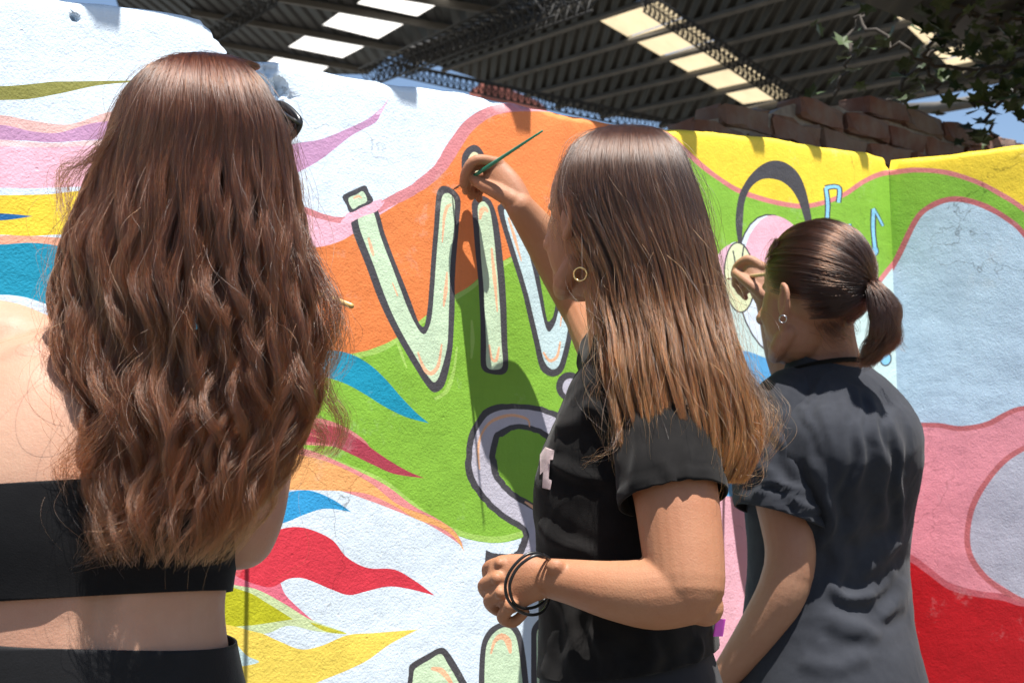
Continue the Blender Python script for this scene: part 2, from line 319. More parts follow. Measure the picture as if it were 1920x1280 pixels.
def fbm(p, s, o=3):
    v = 0; a = 1
    for i in range(o): v += a * mnoise.noise(Vector((p[0]*s+.37, p[1]*s+.61, p[2]*s+.13)), noise_basis='PERLIN_NEW'); a *= .5; s *= 2.1
    return v
def paint_wall(name, paints, to2d, org, du, dn, top2d, s0, s1, base, mat, thick, chips=(), grid=.025, mitre=0.0):
    """one painted wall: the front sheet is cut along every paint edge, so the picture is flat colour on one surface"""
    top = [p for p in top2d]
    dom = [(s0, -.02)] + [(s1, -.02)] + top[::-1]
    V, Fc, cols = [], [], []
    def add(poly):
        ar = sum(float(a[0]) * float(b[1]) - float(b[0]) * float(a[1]) for a, b in zip(poly, list(poly[1:]) + [poly[0]]))
        if ar < 0: poly = list(poly)[::-1]
        i = len(V); V.extend([Vector((float(p[0]), float(p[1]))) for p in poly]); Fc.append(list(range(i, i + len(poly))))
    add(dom); cols.append(base)
    for c, pts in paints:
        add([to2d(p[0], p[1]) for p in pts]); cols.append(c)
    ts = np.array([p[0] for p in top]); tz = np.array([p[1] for p in top])
    topz = lambda s: float(np.interp(s, ts, tz))
    near = set(); h_ = .005                                    # keep loose points clear of the paint edges: no slivers
    for fc_ in Fc[1:]:
        for i, j in zip(fc_, fc_[1:] + fc_[:1]):
            a, b = V[i], V[j]; k = int((b - a).length / h_) + 1
            for t in range(k + 1):
                q = a + (b - a) * (t / k); cx, cy = int(q.x // h_), int(q.y // h_)
                near.update((cx + u_, cy + w_) for u_ in (-1, 0, 1) for w_ in (-1, 0, 1))
    n_edge = len(V)
    ss = np.arange(s0 + grid / 2, s1, grid)
    for s, zt in top[1:-1]:
        for off in (.0025, .006, .011, .018): V.append(Vector((s, zt - off)))
    for s in ss:
        zt = topz(s)
        z = 0.05
        while z < zt - .03:
            V.append(Vector((s + random.uniform(-.3, .3) * grid, z + random.uniform(-.3, .3) * grid))); z += grid * (1 if z > .7 else 3)
    for (cs, cz, cr) in chips:
        for _ in range(700):
            a = random.uniform(0, 6.283); r = cr * 1.3 * math.sqrt(random.random()); V.append(Vector((cs + r * math.cos(a), cz + r * math.sin(a))))
    V = V[:n_edge] + [q for q in V[n_edge:] if (int(q.x // h_), int(q.y // h_)) not in near]
    vo, eo, fo, ov, oe, of = delaunay_2d_cdt(V, [], Fc, 0, 1e-6)
    keep = [(f, max(o)) for f, o in zip(fo, of) if 0 in o]
    P = []
    for q in vo:
        s, z = q.x, q.y; zt = topz(s)
        e = max(0.0, zt - z); rr = .02
        d = 0.0 if e > rr else -(rr - math.sqrt(max(0, rr * rr - (rr - e) ** 2)))
        w3 = org + du * s + Vector((0, 0, 0)); w3.z = z
        d += .0035 * fbm(w3, 3.0, 2) + .0012 * fbm(w3, 16, 2)
        for (cs, cz, cr) in chips:
            k = math.hypot((s - cs), (z - cz)) / cr + .6 * fbm((s, z, 3.1), 28, 3)
            if k < 1: d -= (.016 + .022 * fbm((s, z, 0.0), 55, 3)) * min(1, (1 - k) * 3.5)
        if mitre and abs(s - mitre) < 1e-4: d = 0
        P.append(w3 + dn * d)
    nv = len(P); faces = [f for f, _ in keep]; fc = [cols[i] for _, i in keep]
    # top and back, butted on the front's own edge
    for i, (s, z) in enumerate(top):
        w3 = org + du * s; w3.z = z
        P.append(w3 - dn * .02); P.append(w3 - dn * (thick * .5) + Vector((0, 0, .008 * fbm(w3, 9)))); P.append(w3 - dn * thick - Vector((0, 0, .01))); P.append(w3 - dn * thick - Vector((0, 0, z)))
    tc = []
    for i in range(len(top) - 1):
        a = nv + 4 * i; b = a + 4
        pxs = top[i][0]
        for k in range(3): faces.append((a + k, b + k, b + k + 1, a + k + 1)); fc.append(None)
    me = mesh(name, P, faces)
    at = me.attributes.new('paint', 'FLOAT_COLOR', 'FACE')
    buf = []
    topcol = base
    cent = None
    for poly, c in zip(me.polygons, fc):
        if c is None:
            s = (poly.center - org).dot(du); c = topcols(s) if name == 'mural_wall' else YELLOW
        buf.extend((c[0], c[1], c[2], 1))
    at.data.foreach_set('color', buf)
    bm = bmesh.new(); bm.from_mesh(me); bmesh.ops.remove_doubles(bm, verts=bm.verts, dist=4e-4); bmesh.ops.recalc_face_normals(bm, faces=bm.faces)
    loose = [v for v in bm.verts if not v.link_faces]; bmesh.ops.delete(bm, geom=loose, context='VERTS')
    bm.to_mesh(me); bm.free()
    vn = np.zeros((len(me.vertices), 3))                     # area-weighted normals: slivers along the paint edges do not count
    for p in me.polygons:
        a = np.array(p.normal) * p.area
        for i in p.vertices: vn[i] += a
    vn /= np.linalg.norm(vn, axis=1)[:, None] + 1e-12
    me.normals_split_custom_set_from_vertices([tuple(q) for q in vn])
    return link(name, me, mat)
SO1, SO2 = W(985, 300)[0], W(1226, 300)[0]
def topcols(s): return WHITE if s < SO1 else (ORANGE if s < SO2 else YELLOW)
org1 = Vector((P0.x, P0.y, 0))
topL = [(-420,-100),(-80,-30),(60,-16),(160,-2),(233,5),(310,16),(350,22),(380,33),(398,51),(412,70),(434,97),(446,103),(470,108),(520,112),(560,118),(600,126),(647,137),(709,146),(728,153),(779,157),(855,166),(910,177),(936,184),(987,193),(1049,208),(1111,219),(1162,230),(1220,237),(1257,239),(1329,243),(1402,250),(1439,254),(1512,266),(1548,273),(1632,283),(1660,292)]
top2 = [W(*p) for p in topL]
top2 = [(-2.6, top2[0][1] + .02)] + top2
top2 = [p for p in top2 if p[0] < SC - .005] + [(SC, top2[-1][1] - .004)]
# fine, uneven arris
fine = []
for (a, b) in zip(top2[:-1], top2[1:]):
    k = max(1, int((b[0] - a[0]) / .02))
    for j in range(k):
        t = j / k; s = a[0] + (b[0] - a[0]) * t
        fine.append((s, a[1] + (b[1] - a[1]) * t + .0025 * mnoise.noise(Vector((s * 25, 0, 0)))))
fine.append(top2[-1])
chips = [(*W(444, 112), .02), (*W(488, 136), .036), (*W(520, 160), .018), (*W(512, 190), .014), (*W(142, 34), .007)]
wall = paint_wall('mural_wall', left_paint, W, org1, WD, WN, fine, -2.6, SC, WHITE, MURAL, .16, chips)
tag(wall, 'long white plastered wall painted with coloured flames and big outlined letters', 'wall')
topR = [(1668,296),(1720,292),(1780,287),(1850,277),(1920,267),(2000,255)]
t2 = [W2(*p) for p in topR]; t2 = [(0.0, top2[-1][1])] + [p for p in t2 if p[0] > .02] + [(1.9, t2[-1][1] + .02)]
fine2 = []
for (a, b) in zip(t2[:-1], t2[1:]):
    k = max(1, int((b[0] - a[0]) / .02))
    for j in range(k):
        t = j / k; s = a[0] + (b[0] - a[0]) * t
        fine2.append((s, a[1] + (b[1] - a[1]) * t + .002 * mnoise.noise(Vector((s * 25, 7, 0)))))
fine2.append(t2[-1])
wall2 = paint_wall('mural_wall', right_paint, W2, PC, WD2, WN2, fine2, 0.0, 1.9, YELLOW, MURAL_GLOSS, .16, [], .02)
wall2.name = 'mural_wall.001'
tag(wall2, 'short wall past the corner with pale blue panel, pink band and red base', 'wall')

# ---------------------------------------------------------------- tubes, boxes, bars
def tube_geo(pts, radii, n=10, cap=True, squash=None):
    pts = [Vector(p) for p in pts]; N = len(pts)
    rr = radii if hasattr(radii, '__len__') else [radii] * N
    v, f = [], []; t0 = (pts[1] - pts[0]).normalized()
    nrm = t0.orthogonal().normalized() if squash is None else (squash - t0 * squash.dot(t0)).normalized()
    for i in range(N):
        t = (pts[min(i + 1, N - 1)] - pts[max(i - 1, 0)]).normalized()
        nrm = (nrm - t * nrm.dot(t)).normalized(); b = t.cross(nrm)
        ra, rb = rr[i] if hasattr(rr[i], '__len__') else (rr[i], rr[i])
        for k in range(n):
            a = 2 * math.pi * k / n; v.append(pts[i] + nrm * ra * math.cos(a) + b * rb * math.sin(a))
    for i in range(N - 1):
        for k in range(n): f.append((i*n+k, i*n+(k+1) % n, (i+1)*n+(k+1) % n, (i+1)*n+k))
    if cap: f.append(tuple(range(n))[::-1]); f.append(tuple((N-1)*n+k for k in range(n)))
    return v, f
def joinp(parts):
    v, f = [], []
    for (a, b) in parts:
        o = len(v); v += list(a); f += [tuple(i + o for i in q) for q in b]
    return v, f
def bar(a, b, w, hgt, up=Vector((0, 0, 1))):
    a, b = Vector(a), Vector(b); t = (b - a).normalized(); s = t.cross(up).normalized(); u = s.cross(t)
    v = [p + s * w / 2 * i + u * hgt / 2 * j for p in (a, b) for i, j in ((-1, -1), (1, -1), (1, 1), (-1, 1))]
    return v, [(0, 3, 2, 1), (4, 5, 6, 7), (0, 1, 5, 4), (1, 2, 6, 5), (2, 3, 7, 6), (3, 0, 4, 7)]

# ---------------------------------------------------------------- brick wall behind
bmat = M('old_brick'); oi = bmat.n('ObjectInfo'); nb = bmat.noise(30, 6, .7); nb2 = bmat.noise(9, 3)
bc = bmat.ramp(oi.outputs['Random'], [(0, (.13, .055, .038)), (.5, (.17, .085, .06)), (1, (.16, .11, .085))])
bc = bmat.mix(bc, (.20, .17, .145), bmat.ramp(nb2, [(.42, (0, 0, 0)), (.75, (.8, .8, .8))]))
BRICK = bmat.fin(bc, .9, bmat.bump(nb, .8, .01), .2)
MORTAR = simple('lime_mortar', (.23, .20, .17), .95, .2, var=.35, scale=25)
BOFF = .42
pB = P0 - WN * BOFF
def WB(px, py):
    q = on_plane(px, py, pB, WN); return ((q - pB).dot(WD), q.z)
orgB = Vector((pB.x, pB.y, 0))
btop = [WB(*p) for p in [(1312,250),(1322,205),(1352,196),(1420,194),(1436,184),(1475,178),(1545,170),(1612,182),(1700,198),(1790,222),(1850,238),(1905,258),(1990,290)]]
bs = [p[0] for p in btop]; bz = [p[1] for p in btop]
def brick_variant(k):
    r = random.Random(k); v = []; f = []
    nx = 4
    pr = [(-.5, -.5), (-.46, -.42), (-.46, .4), (-.5, .5), (.5, .5), (.46, .42), (.46, -.42), (.5, -.5)]
    sec = [(-.5, -.42), (-.44, -.5), (.44, -.5), (.5, -.42), (.5, .42), (.44, .5), (-.44, .5), (-.5, .42)]
    xs = [-.5, -.46, -.15, .15, .46, .5]
    for i, x in enumerate(xs):
        sc = .86 if i in (0, 5) else 1
        for (a, b) in sec: v.append((x * .20 + r.uniform(-.008, .008), a * .10 * sc + r.uniform(-.009, .009), b * .06 * sc + r.uniform(-.007, .007)))
    for i in range(5):
        for k2 in range(8): f.append((i*8+k2, i*8+(k2+1) % 8, (i+1)*8+(k2+1) % 8, (i+1)*8+k2))
    f.append(tuple(range(8))[::-1]); f.append(tuple(40 + k2 for k2 in range(8)))
    me = mesh('brick', v, f, False); me.materials.append(BRICK); return me
bw = empty('brick_wall', orgB + WD * (bs[0] + .9))
tag(bw, 'old broken red brick wall in shade behind the yellow end of the mural', 'wall')
bvars = [brick_variant(i) for i in range(9)]
v, f = [], []; N = len(btop)
ext = [(bs[0] + .01, 0)] + [(s, z) for s, z in zip(bs, bz)]
ss = np.arange(bs[0] + .02, bs[-1] + .5, .05)
for s in ss:
    z = float(np.interp(s, bs, bz)) - .03 + .03 * mnoise.noise(Vector((s * 14, 1, 0)))
    for d, zz in ((.0, 0), (.0, z), (-.10, z), (-.10, 0)):
        p = orgB + WD * s - WN * (.035 - d); p.z = zz; v.append(p)
for i in range(len(ss) - 1):
    for k in range(3): f.append((i*4+k, i*4+k+1, (i+1)*4+k+1, (i+1)*4+k))
f += [(0, 3, 2, 1), tuple(4 * (len(ss) - 1) + k for k in range(4))]
link('mortar', mesh('mortar', v, f, False), MORTAR, bw)
rotB = Matrix((WD, -WN, Vector((0, 0, 1)))).transposed().to_4x4()
row = 0; z = 1.62
while z < max(bz) + .02:
    s = bs[0] + (.1 if row % 2 else .0)
    while s < bs[-1] + .4:
        zt = float(np.interp(s, bs, bz))
        if z + .012 < zt and s > bs[0] + .08:
            o = link('brick', random.choice(bvars)); o.parent = bw
            L_ = rotB.copy(); L_.translation = orgB + WD * s - WN * (.070 + random.uniform(-.012, .008)) + Vector((0, 0, z))
            o.matrix_parent_inverse = bw.matrix_world.inverted()
            o.matrix_world = L_ @ Matrix.Rotation(random.uniform(-.09, .09), 4, 'Y') @ Matrix.Rotation(random.uniform(-.04, .04), 4, 'Z')
        s += .212 + random.uniform(-.006, .006)
    z += .071; row += 1

# ---------------------------------------------------------------- shed roofs beyond
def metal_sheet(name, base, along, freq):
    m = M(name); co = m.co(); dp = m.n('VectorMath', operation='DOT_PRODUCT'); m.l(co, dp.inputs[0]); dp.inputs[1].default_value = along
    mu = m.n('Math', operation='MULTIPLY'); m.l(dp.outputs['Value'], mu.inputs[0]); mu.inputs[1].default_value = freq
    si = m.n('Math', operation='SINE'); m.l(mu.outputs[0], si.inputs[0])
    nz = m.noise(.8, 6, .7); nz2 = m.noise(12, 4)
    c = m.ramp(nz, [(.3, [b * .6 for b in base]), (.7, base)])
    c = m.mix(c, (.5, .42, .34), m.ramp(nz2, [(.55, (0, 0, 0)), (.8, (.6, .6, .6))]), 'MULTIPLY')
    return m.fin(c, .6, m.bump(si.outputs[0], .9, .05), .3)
def translucent(name, col):
    m = M(name); tr = m.n('BsdfTranslucent'); nz = m.noise(3, 5); 
    c = m.ramp(nz, [(.3, [v * .8 for v in col]), (.7, col)]); m.l(c, tr.inputs[0])
    df = m.n('BsdfDiffuse'); m.l(c, df.inputs[0]); mx = m.n('MixShader'); mx.inputs[0].default_value = .3
    m.l(tr.outputs[0], mx.inputs[1]); m.l(df.outputs[0], mx.inputs[2]); m.l(mx.outputs[0], m.out.inputs[0]); return m.m
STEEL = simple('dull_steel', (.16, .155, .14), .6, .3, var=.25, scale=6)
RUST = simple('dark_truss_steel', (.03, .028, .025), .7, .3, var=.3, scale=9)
PURLIN = simple('purlin_steel', (.115, .105, .09), .6, .3, var=.2, scale=5)
class Plane:
    def __init__(s, p, n): s.p, s.n = p, n.normalized()
    def at(s, px, py, off=0.0):
        d = ray(px, py); t = (s.p - CAM).dot(s.n) / d.dot(s.n); q = CAM + d * t
        return q + s.n * off
def panel(name, pl, pts, mat, parent, off=0.0, thick=.04, sub=None):
    q = [pl.at(*p) for p in pts]; up = pl.n if pl.n.z > 0 else -pl.n
    v = [a + up * off for a in q] + [a + up * (off + thick) for a in q]; n = len(q)
    if name == 'skylight': return link(name, mesh(name, v[:n], [tuple(range(n))], False), mat, parent)
    f = [tuple(range(n)), tuple(range(2 * n - 1, n - 1, -1))] + [(i, i + n, (i + 1) % n + n, (i + 1) % n) for i in range(n)]
    bm = bmesh.new(); vs = [bm.verts.new(a) for a in v]
    for a in f: bm.faces.new([vs[i] for i in a])
    bmesh.ops.recalc_face_normals(bm, faces=bm.faces); me = bpy.data.meshes.new(name); bm.to_mesh(me); bm.free()
    return link(name, me, mat, parent)
def lattice(name, a, b, depth, nb, parent, r=.02, down=Vector((0, 0, -1)), side=None, mat=None):
    """a triangular lattice girder: chords and zig-zag web in one part"""
    a, b = Vector(a), Vector(b); t = (b - a).normalized(); side = t.cross(down).normalized() if side is None else side
    ch = [(side * depth * .5), (-side * depth * .5), (down * depth * .9)]
    parts = [tube_geo([a + c, b + c], r, 6) for c in ch]
    for (i, j) in ((0, 2), (1, 2), (0, 1)):
        for k in range(nb):
            p = a + (b - a) * (k / nb); q = a + (b - a) * ((k + .5) / nb); w = a + (b - a) * ((k + 1) / nb)
            parts.append(tube_geo([p + ch[i], q + ch[j]], r * .6, 5)); parts.append(tube_geo([q + ch[j], w + ch[i]], r * .6, 5))
    return link(name, mesh(name, *joinp(parts)), mat or RUST, parent)
d1 = Vector((-.56, 1, .165)); d2 = Vector((1, 0, -.57)); nR = d1.cross(d2)
PR = Plane(U(1200, 100, 14), nR)
if PR.n.z < 0: PR.n = -PR.n
roofR = empty('shed_roof', U(1200, 230, 14)); tag(roofR, 'dark corrugated shed roof with tan skylight strips seen above the orange and yellow wall', 'roof')
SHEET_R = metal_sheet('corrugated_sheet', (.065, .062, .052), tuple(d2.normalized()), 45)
SKY_R = translucent('tan_skylight_sheet', (.56, .45, .28)); SKY_L = translucent('white_skylight_sheet', (.8, .78, .74))
s1 = [(1112,36),(1222,-8),(1485,182),(1395,196)]
# sheets between and beside the skylight strips
panel('roof_sheet', PR, [(739,98),(1010,-14),(1060,-60),(1085,16),(1395,196),(1440,224),(1330,241),(1130,216),(1049,198),(910,153)], SHEET_R, roofR)
panel('roof_sheet', PR, [(1060,-60),(1180,-60),(1222,-8),(1112,36),(1085,16)], SHEET_R, roofR, .003)
panel('roof_sheet', PR, [(1180,-60),(1560,-80),(1640,-8),(1795,140),(1800,172),(1700,190),(1540,240),(1440,224),(1395,196),(1485,182),(1222,-8)], SHEET_R, roofR)
panel('roof_sheet', PR, [(1700,-80),(2050,-80),(2050,105),(1920,148),(1800,172),(1795,140),(1862,118),(1722,-14)], SHEET_R, roofR)
ua, ub = s1[0], s1[3]
def lerp2(a, b, t): return (a[0] + (b[0] - a[0]) * t, a[1] + (b[1] - a[1]) * t)
cuts = [0, .22, .44, .64, .83, 1]
for a, b in zip(cuts[:-1], cuts[1:]):
    panel('skylight', PR, [lerp2(s1[0], s1[3], a + .004), lerp2(s1[1], s1[2], a + .004), lerp2(s1[1], s1[2], b - .004), lerp2(s1[0], s1[3], b - .004)], SKY_R, roofR)
s2 = [(1640,-8),(1722,-14),(1862,118),(1795,140)]
for a, b in zip([0, .3, .6, .82], [.3, .6, .82, 1]):
    panel('skylight', PR, [lerp2(s2[0], s2[3], a + .004), lerp2(s2[1], s2[2], a + .004), lerp2(s2[1], s2[2], b - .004), lerp2(s2[0], s2[3], b - .004)], SKY_R, roofR)
for (x0, y0, x1, y1) in [(770,112,1240,-52),(833,128,1320,-36),(914,153,1500,-20),(990,175,1640,3),(1045,197,1760,24),(1129,215,1850,62),(1240,232,1960,92),(1360,238,2000,118),(740,100,1150,-50)]:
    a, b = PR.at(x0, y0), PR.at(x1, y1)
    link('purlin', mesh('purlin', *bar(a - PR.n * .035, b - PR.n * .035, .05, .06, PR.n), False), PURLIN, roofR)
def under(pl, d): return Plane(pl.p - pl.n * d, pl.n)
Q1 = under(PR, .28)
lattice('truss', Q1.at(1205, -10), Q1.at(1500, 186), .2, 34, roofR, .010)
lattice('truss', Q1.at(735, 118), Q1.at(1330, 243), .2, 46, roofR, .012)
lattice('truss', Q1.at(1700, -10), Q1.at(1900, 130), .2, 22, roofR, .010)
link('eave_pipe', mesh('eave_pipe', *tube_geo([U(1690, 205, 9.6), U(1760, 202, 9.4), U(2000, 160, 8.6)], .05, 8)), PURLIN, roofR)
pA, pBv, pCv = U(600, 7, 10), U(833, 47, 10), U(560, 110, 13)
PL = Plane(pA, (pBv - pA).cross(pCv - pA))
if PL.n.z < 0: PL.n = -PL.n
roofL = empty('shed_roof', U(560, 130, 12)); tag(roofL, 'near black shed roof with white skylight panes above the broken top of the white wall', 'roof')
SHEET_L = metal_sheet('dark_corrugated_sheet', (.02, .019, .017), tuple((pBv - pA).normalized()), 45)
LE = [(691,-60),(691,-10),(669,7),(647,16),(604,47),(580,62),(540,88),(521,102),(500,118)]
RE = [(852,-60),(852,-10),(782,31),(760,44),(709,73),(686,86),(642,109),(616,125),(596,140)]
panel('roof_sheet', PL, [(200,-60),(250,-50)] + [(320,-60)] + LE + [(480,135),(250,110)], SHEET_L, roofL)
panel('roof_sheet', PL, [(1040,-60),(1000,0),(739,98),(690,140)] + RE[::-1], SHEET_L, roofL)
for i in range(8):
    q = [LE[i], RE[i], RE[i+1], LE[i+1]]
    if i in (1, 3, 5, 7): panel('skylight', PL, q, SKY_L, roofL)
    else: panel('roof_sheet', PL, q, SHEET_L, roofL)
for (x0, y0, x1, y1) in [(380,-34,850,48),(360,18,770,91),(360,68,690,128),(640,-34,960,20)]:
    a, b = PL.at(x0, y0), PL.at(x1, y1)
    link('purlin', mesh('purlin', *bar(a - PL.n * .03, b - PL.n * .03, .07, .05, PL.n), False), PURLIN, roofL)
Q2 = under(PL, .15)
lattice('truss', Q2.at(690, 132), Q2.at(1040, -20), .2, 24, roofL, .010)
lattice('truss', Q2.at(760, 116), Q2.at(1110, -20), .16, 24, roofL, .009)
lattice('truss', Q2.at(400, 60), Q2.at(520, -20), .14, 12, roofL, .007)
# a red gable end far off under the eave
g = [U(880, 172, 24), U(912, 150, 24), U(1010, 190, 26), U(1000, 240, 26), U(880, 240, 24)]
gb = [p + Vector((.2, .6, 0)) for p in g]
hm = simple('red_render', (.34, .12, .09), .9, .2)
tag(link('distant_house', mesh('distant_house', g + gb, [(0, 1, 2, 3, 4), (9, 8, 7, 6, 5)] + [(i, i + 5, (i + 1) % 5 + 5, (i + 1) % 5) for i in range(5)], False), hm), 'small red gable far off, seen through the gap under the shed eave', 'house')

# ---------------------------------------------------------------- canopy whose ribbed edge throws the tooth shadows along the wall top
can = empty('canopy', org1 + Vector((0, 0, 3.2))); tag(can, 'ribbed sheet metal canopy running above the top of the mural wall', 'canopy')
TD = 0.62
def lift(s, z, back=0.0):
    p = org1 + WD * s - WN * back; p.z = z; return p - SUN_DIR * (TD / -SUN_DIR.z)
teeth = [(-60,-20,24),(195,44,34),(496,140,30),(760,194,25),(977,246,21),(1136,264,20),(1291,298,17),(1420,290,15),(1530,300,12),(1620,320,10)]
edge = []
tz_ = lambda s: float(np.interp(s, [p[0] for p in fine], [p[1] for p in fine]))
last = -2.6
edge.append((-2.6, tz_(-2.6) + .02))
for (px, pyb, hw) in teeth:
    sc_, zb = W(px, pyb); sl_ = W(px - hw * 1.5, pyb)[0]; sr_ = W(px + hw, pyb)[0]; zt = tz_(sc_) + .01
    sm = W(px - hw * .35, pyb)[0]
    wl = sm - sl_
    edge += [(sl_ - .5 * wl, tz_(sl_) + .018), (sl_ + .1 * wl, zt - .002), (sl_ + .5 * wl, zt - .03), (sm, zb), (W(px + hw * .85, pyb)[0], zb), (sr_, zt + .018)]
edge.append((SC + 1.15, tz_(SC) + .02))
v, f = [], []
for s, z in edge:
    p = lift(s, z); v.append(p); v.append(p - WN * .62); 
for i in range(len(edge) - 1): f.append((2*i, 2*i+1, 2*i+3, 2*i+2))
o = link('ribbed_sheet', mesh('ribbed_sheet', v, f, False), SHEET_R, can)
sm_ = o.modifiers.new('thickness', 'SOLIDIFY'); sm_.thickness = .002
for k in range(6):
    s = -2.4 + k * .85; p = lift(s, tz_(min(s, SC)) + .02) - WN * .45
    if k == 0: link('canopy_post', mesh('canopy_post', *tube_geo([Vector((p.x, p.y, 0)), p + Vector((0, 0, .1))], .03, 8)), STEEL, can)
# ---------------------------------------------------------------- people
def mat_skin(name, base, red, weight=.12):
    m = M(name); a = m.noise(6, 4); b = m.noise(90, 3); d = m.noise(420, 2)
    c = m.mix(base, red, m.ramp(a, [(.38, (0, 0, 0)), (.7, (.9, .9, .9))]))
    vo = m.n('TexVoronoi'); vo.inputs['Scale'].default_value = 55; m.l(m.co(), vo.inputs['Vector'])
    fr = m.ramp(vo.outputs['Distance'], [(.03, (.5, .5, .5)), (.055, (0, 0, 0))])
    fr2 = m.mix(fr, (0, 0, 0), m.ramp(m.noise(14, 2), [(.5, (1, 1, 1)), (.62, (0, 0, 0))]))
    c = m.mix(c, [v * .55 for v in red], fr2)
    c = m.mix(c, (.9, .88, .86), b, 'MULTIPLY')
    nrm = m.bump(d, .4, .0009, m.bump(b, .2, .002))
    m.fin(c, m.ramp(m.noise(35, 3), [(.3, (.5, .5, .5)), (.7, (.66, .66, .66))]), nrm, .32)
    m.b.inputs['Subsurface Weight'].default_value = weight; m.b.inputs['Subsurface Radius'].default_value = (.012, .005, .003); m.b.inputs['Subsurface Scale'].default_value = 1.0
    return m.m
SKIN1 = mat_skin('pale_skin', (.43, .255, .175), (.40, .195, .13)); SKIN2 = mat_skin('tanned_skin', (.36, .175, .094), (.34, .14, .074)); SKIN3 = mat_skin('olive_skin', (.34, .18, .11), (.32, .145, .09))
def mat_cloth(name, col, fade, scale=8, rough=.9, weave=900, sheen=.06):
    m = M(name); a = m.noise(scale, 6, .65); b = m.noise(weave, 2); c2 = m.noise(60, 4)
    c = m.mix(col, fade, m.ramp(a, [(.38, (0, 0, 0)), (.72, (1, 1, 1))]))
    c = m.mix(c, (.72, .72, .72), b, 'MULTIPLY')
    m.fin(c, rough, m.bump(b, .35, .0008, m.bump(c2, .2, .002)), .10)
    m.b.inputs['Sheen Weight'].default_value = sheen; m.b.inputs['Sheen Roughness'].default_value = .5
    return m.m
TEE2 = mat_cloth('washed_black_cotton', (.006, .0055, .0055), (.015, .0135, .013)); TEE3 = mat_cloth('faded_charcoal_cotton', (.027, .029, .036), (.044, .047, .057))
KNIT = mat_cloth('black_rib_knit', (.006, .006, .007), (.009, .009, .010), 20, .8, 700, .05); TROUSER = mat_cloth('black_trousers_cloth', (.009, .009, .010), (.014, .014, .016), 10, .6, 500, .1)
CHAR = mat_cloth('charcoal_trousers_cloth', (.022, .022, .026), (.032, .032, .037)); SHOE = simple('shoe_rubber', (.6, .6, .58), .6); BLACKR = simple('black_rubber', (.008, .008, .009), .35, .5)
GOLD = simple('gold_metal', (.85, .58, .25), .22, .5, 1.0, .03); STEELRING = simple('steel_ring', (.5, .5, .52), .25, .5, 1.0, .03)

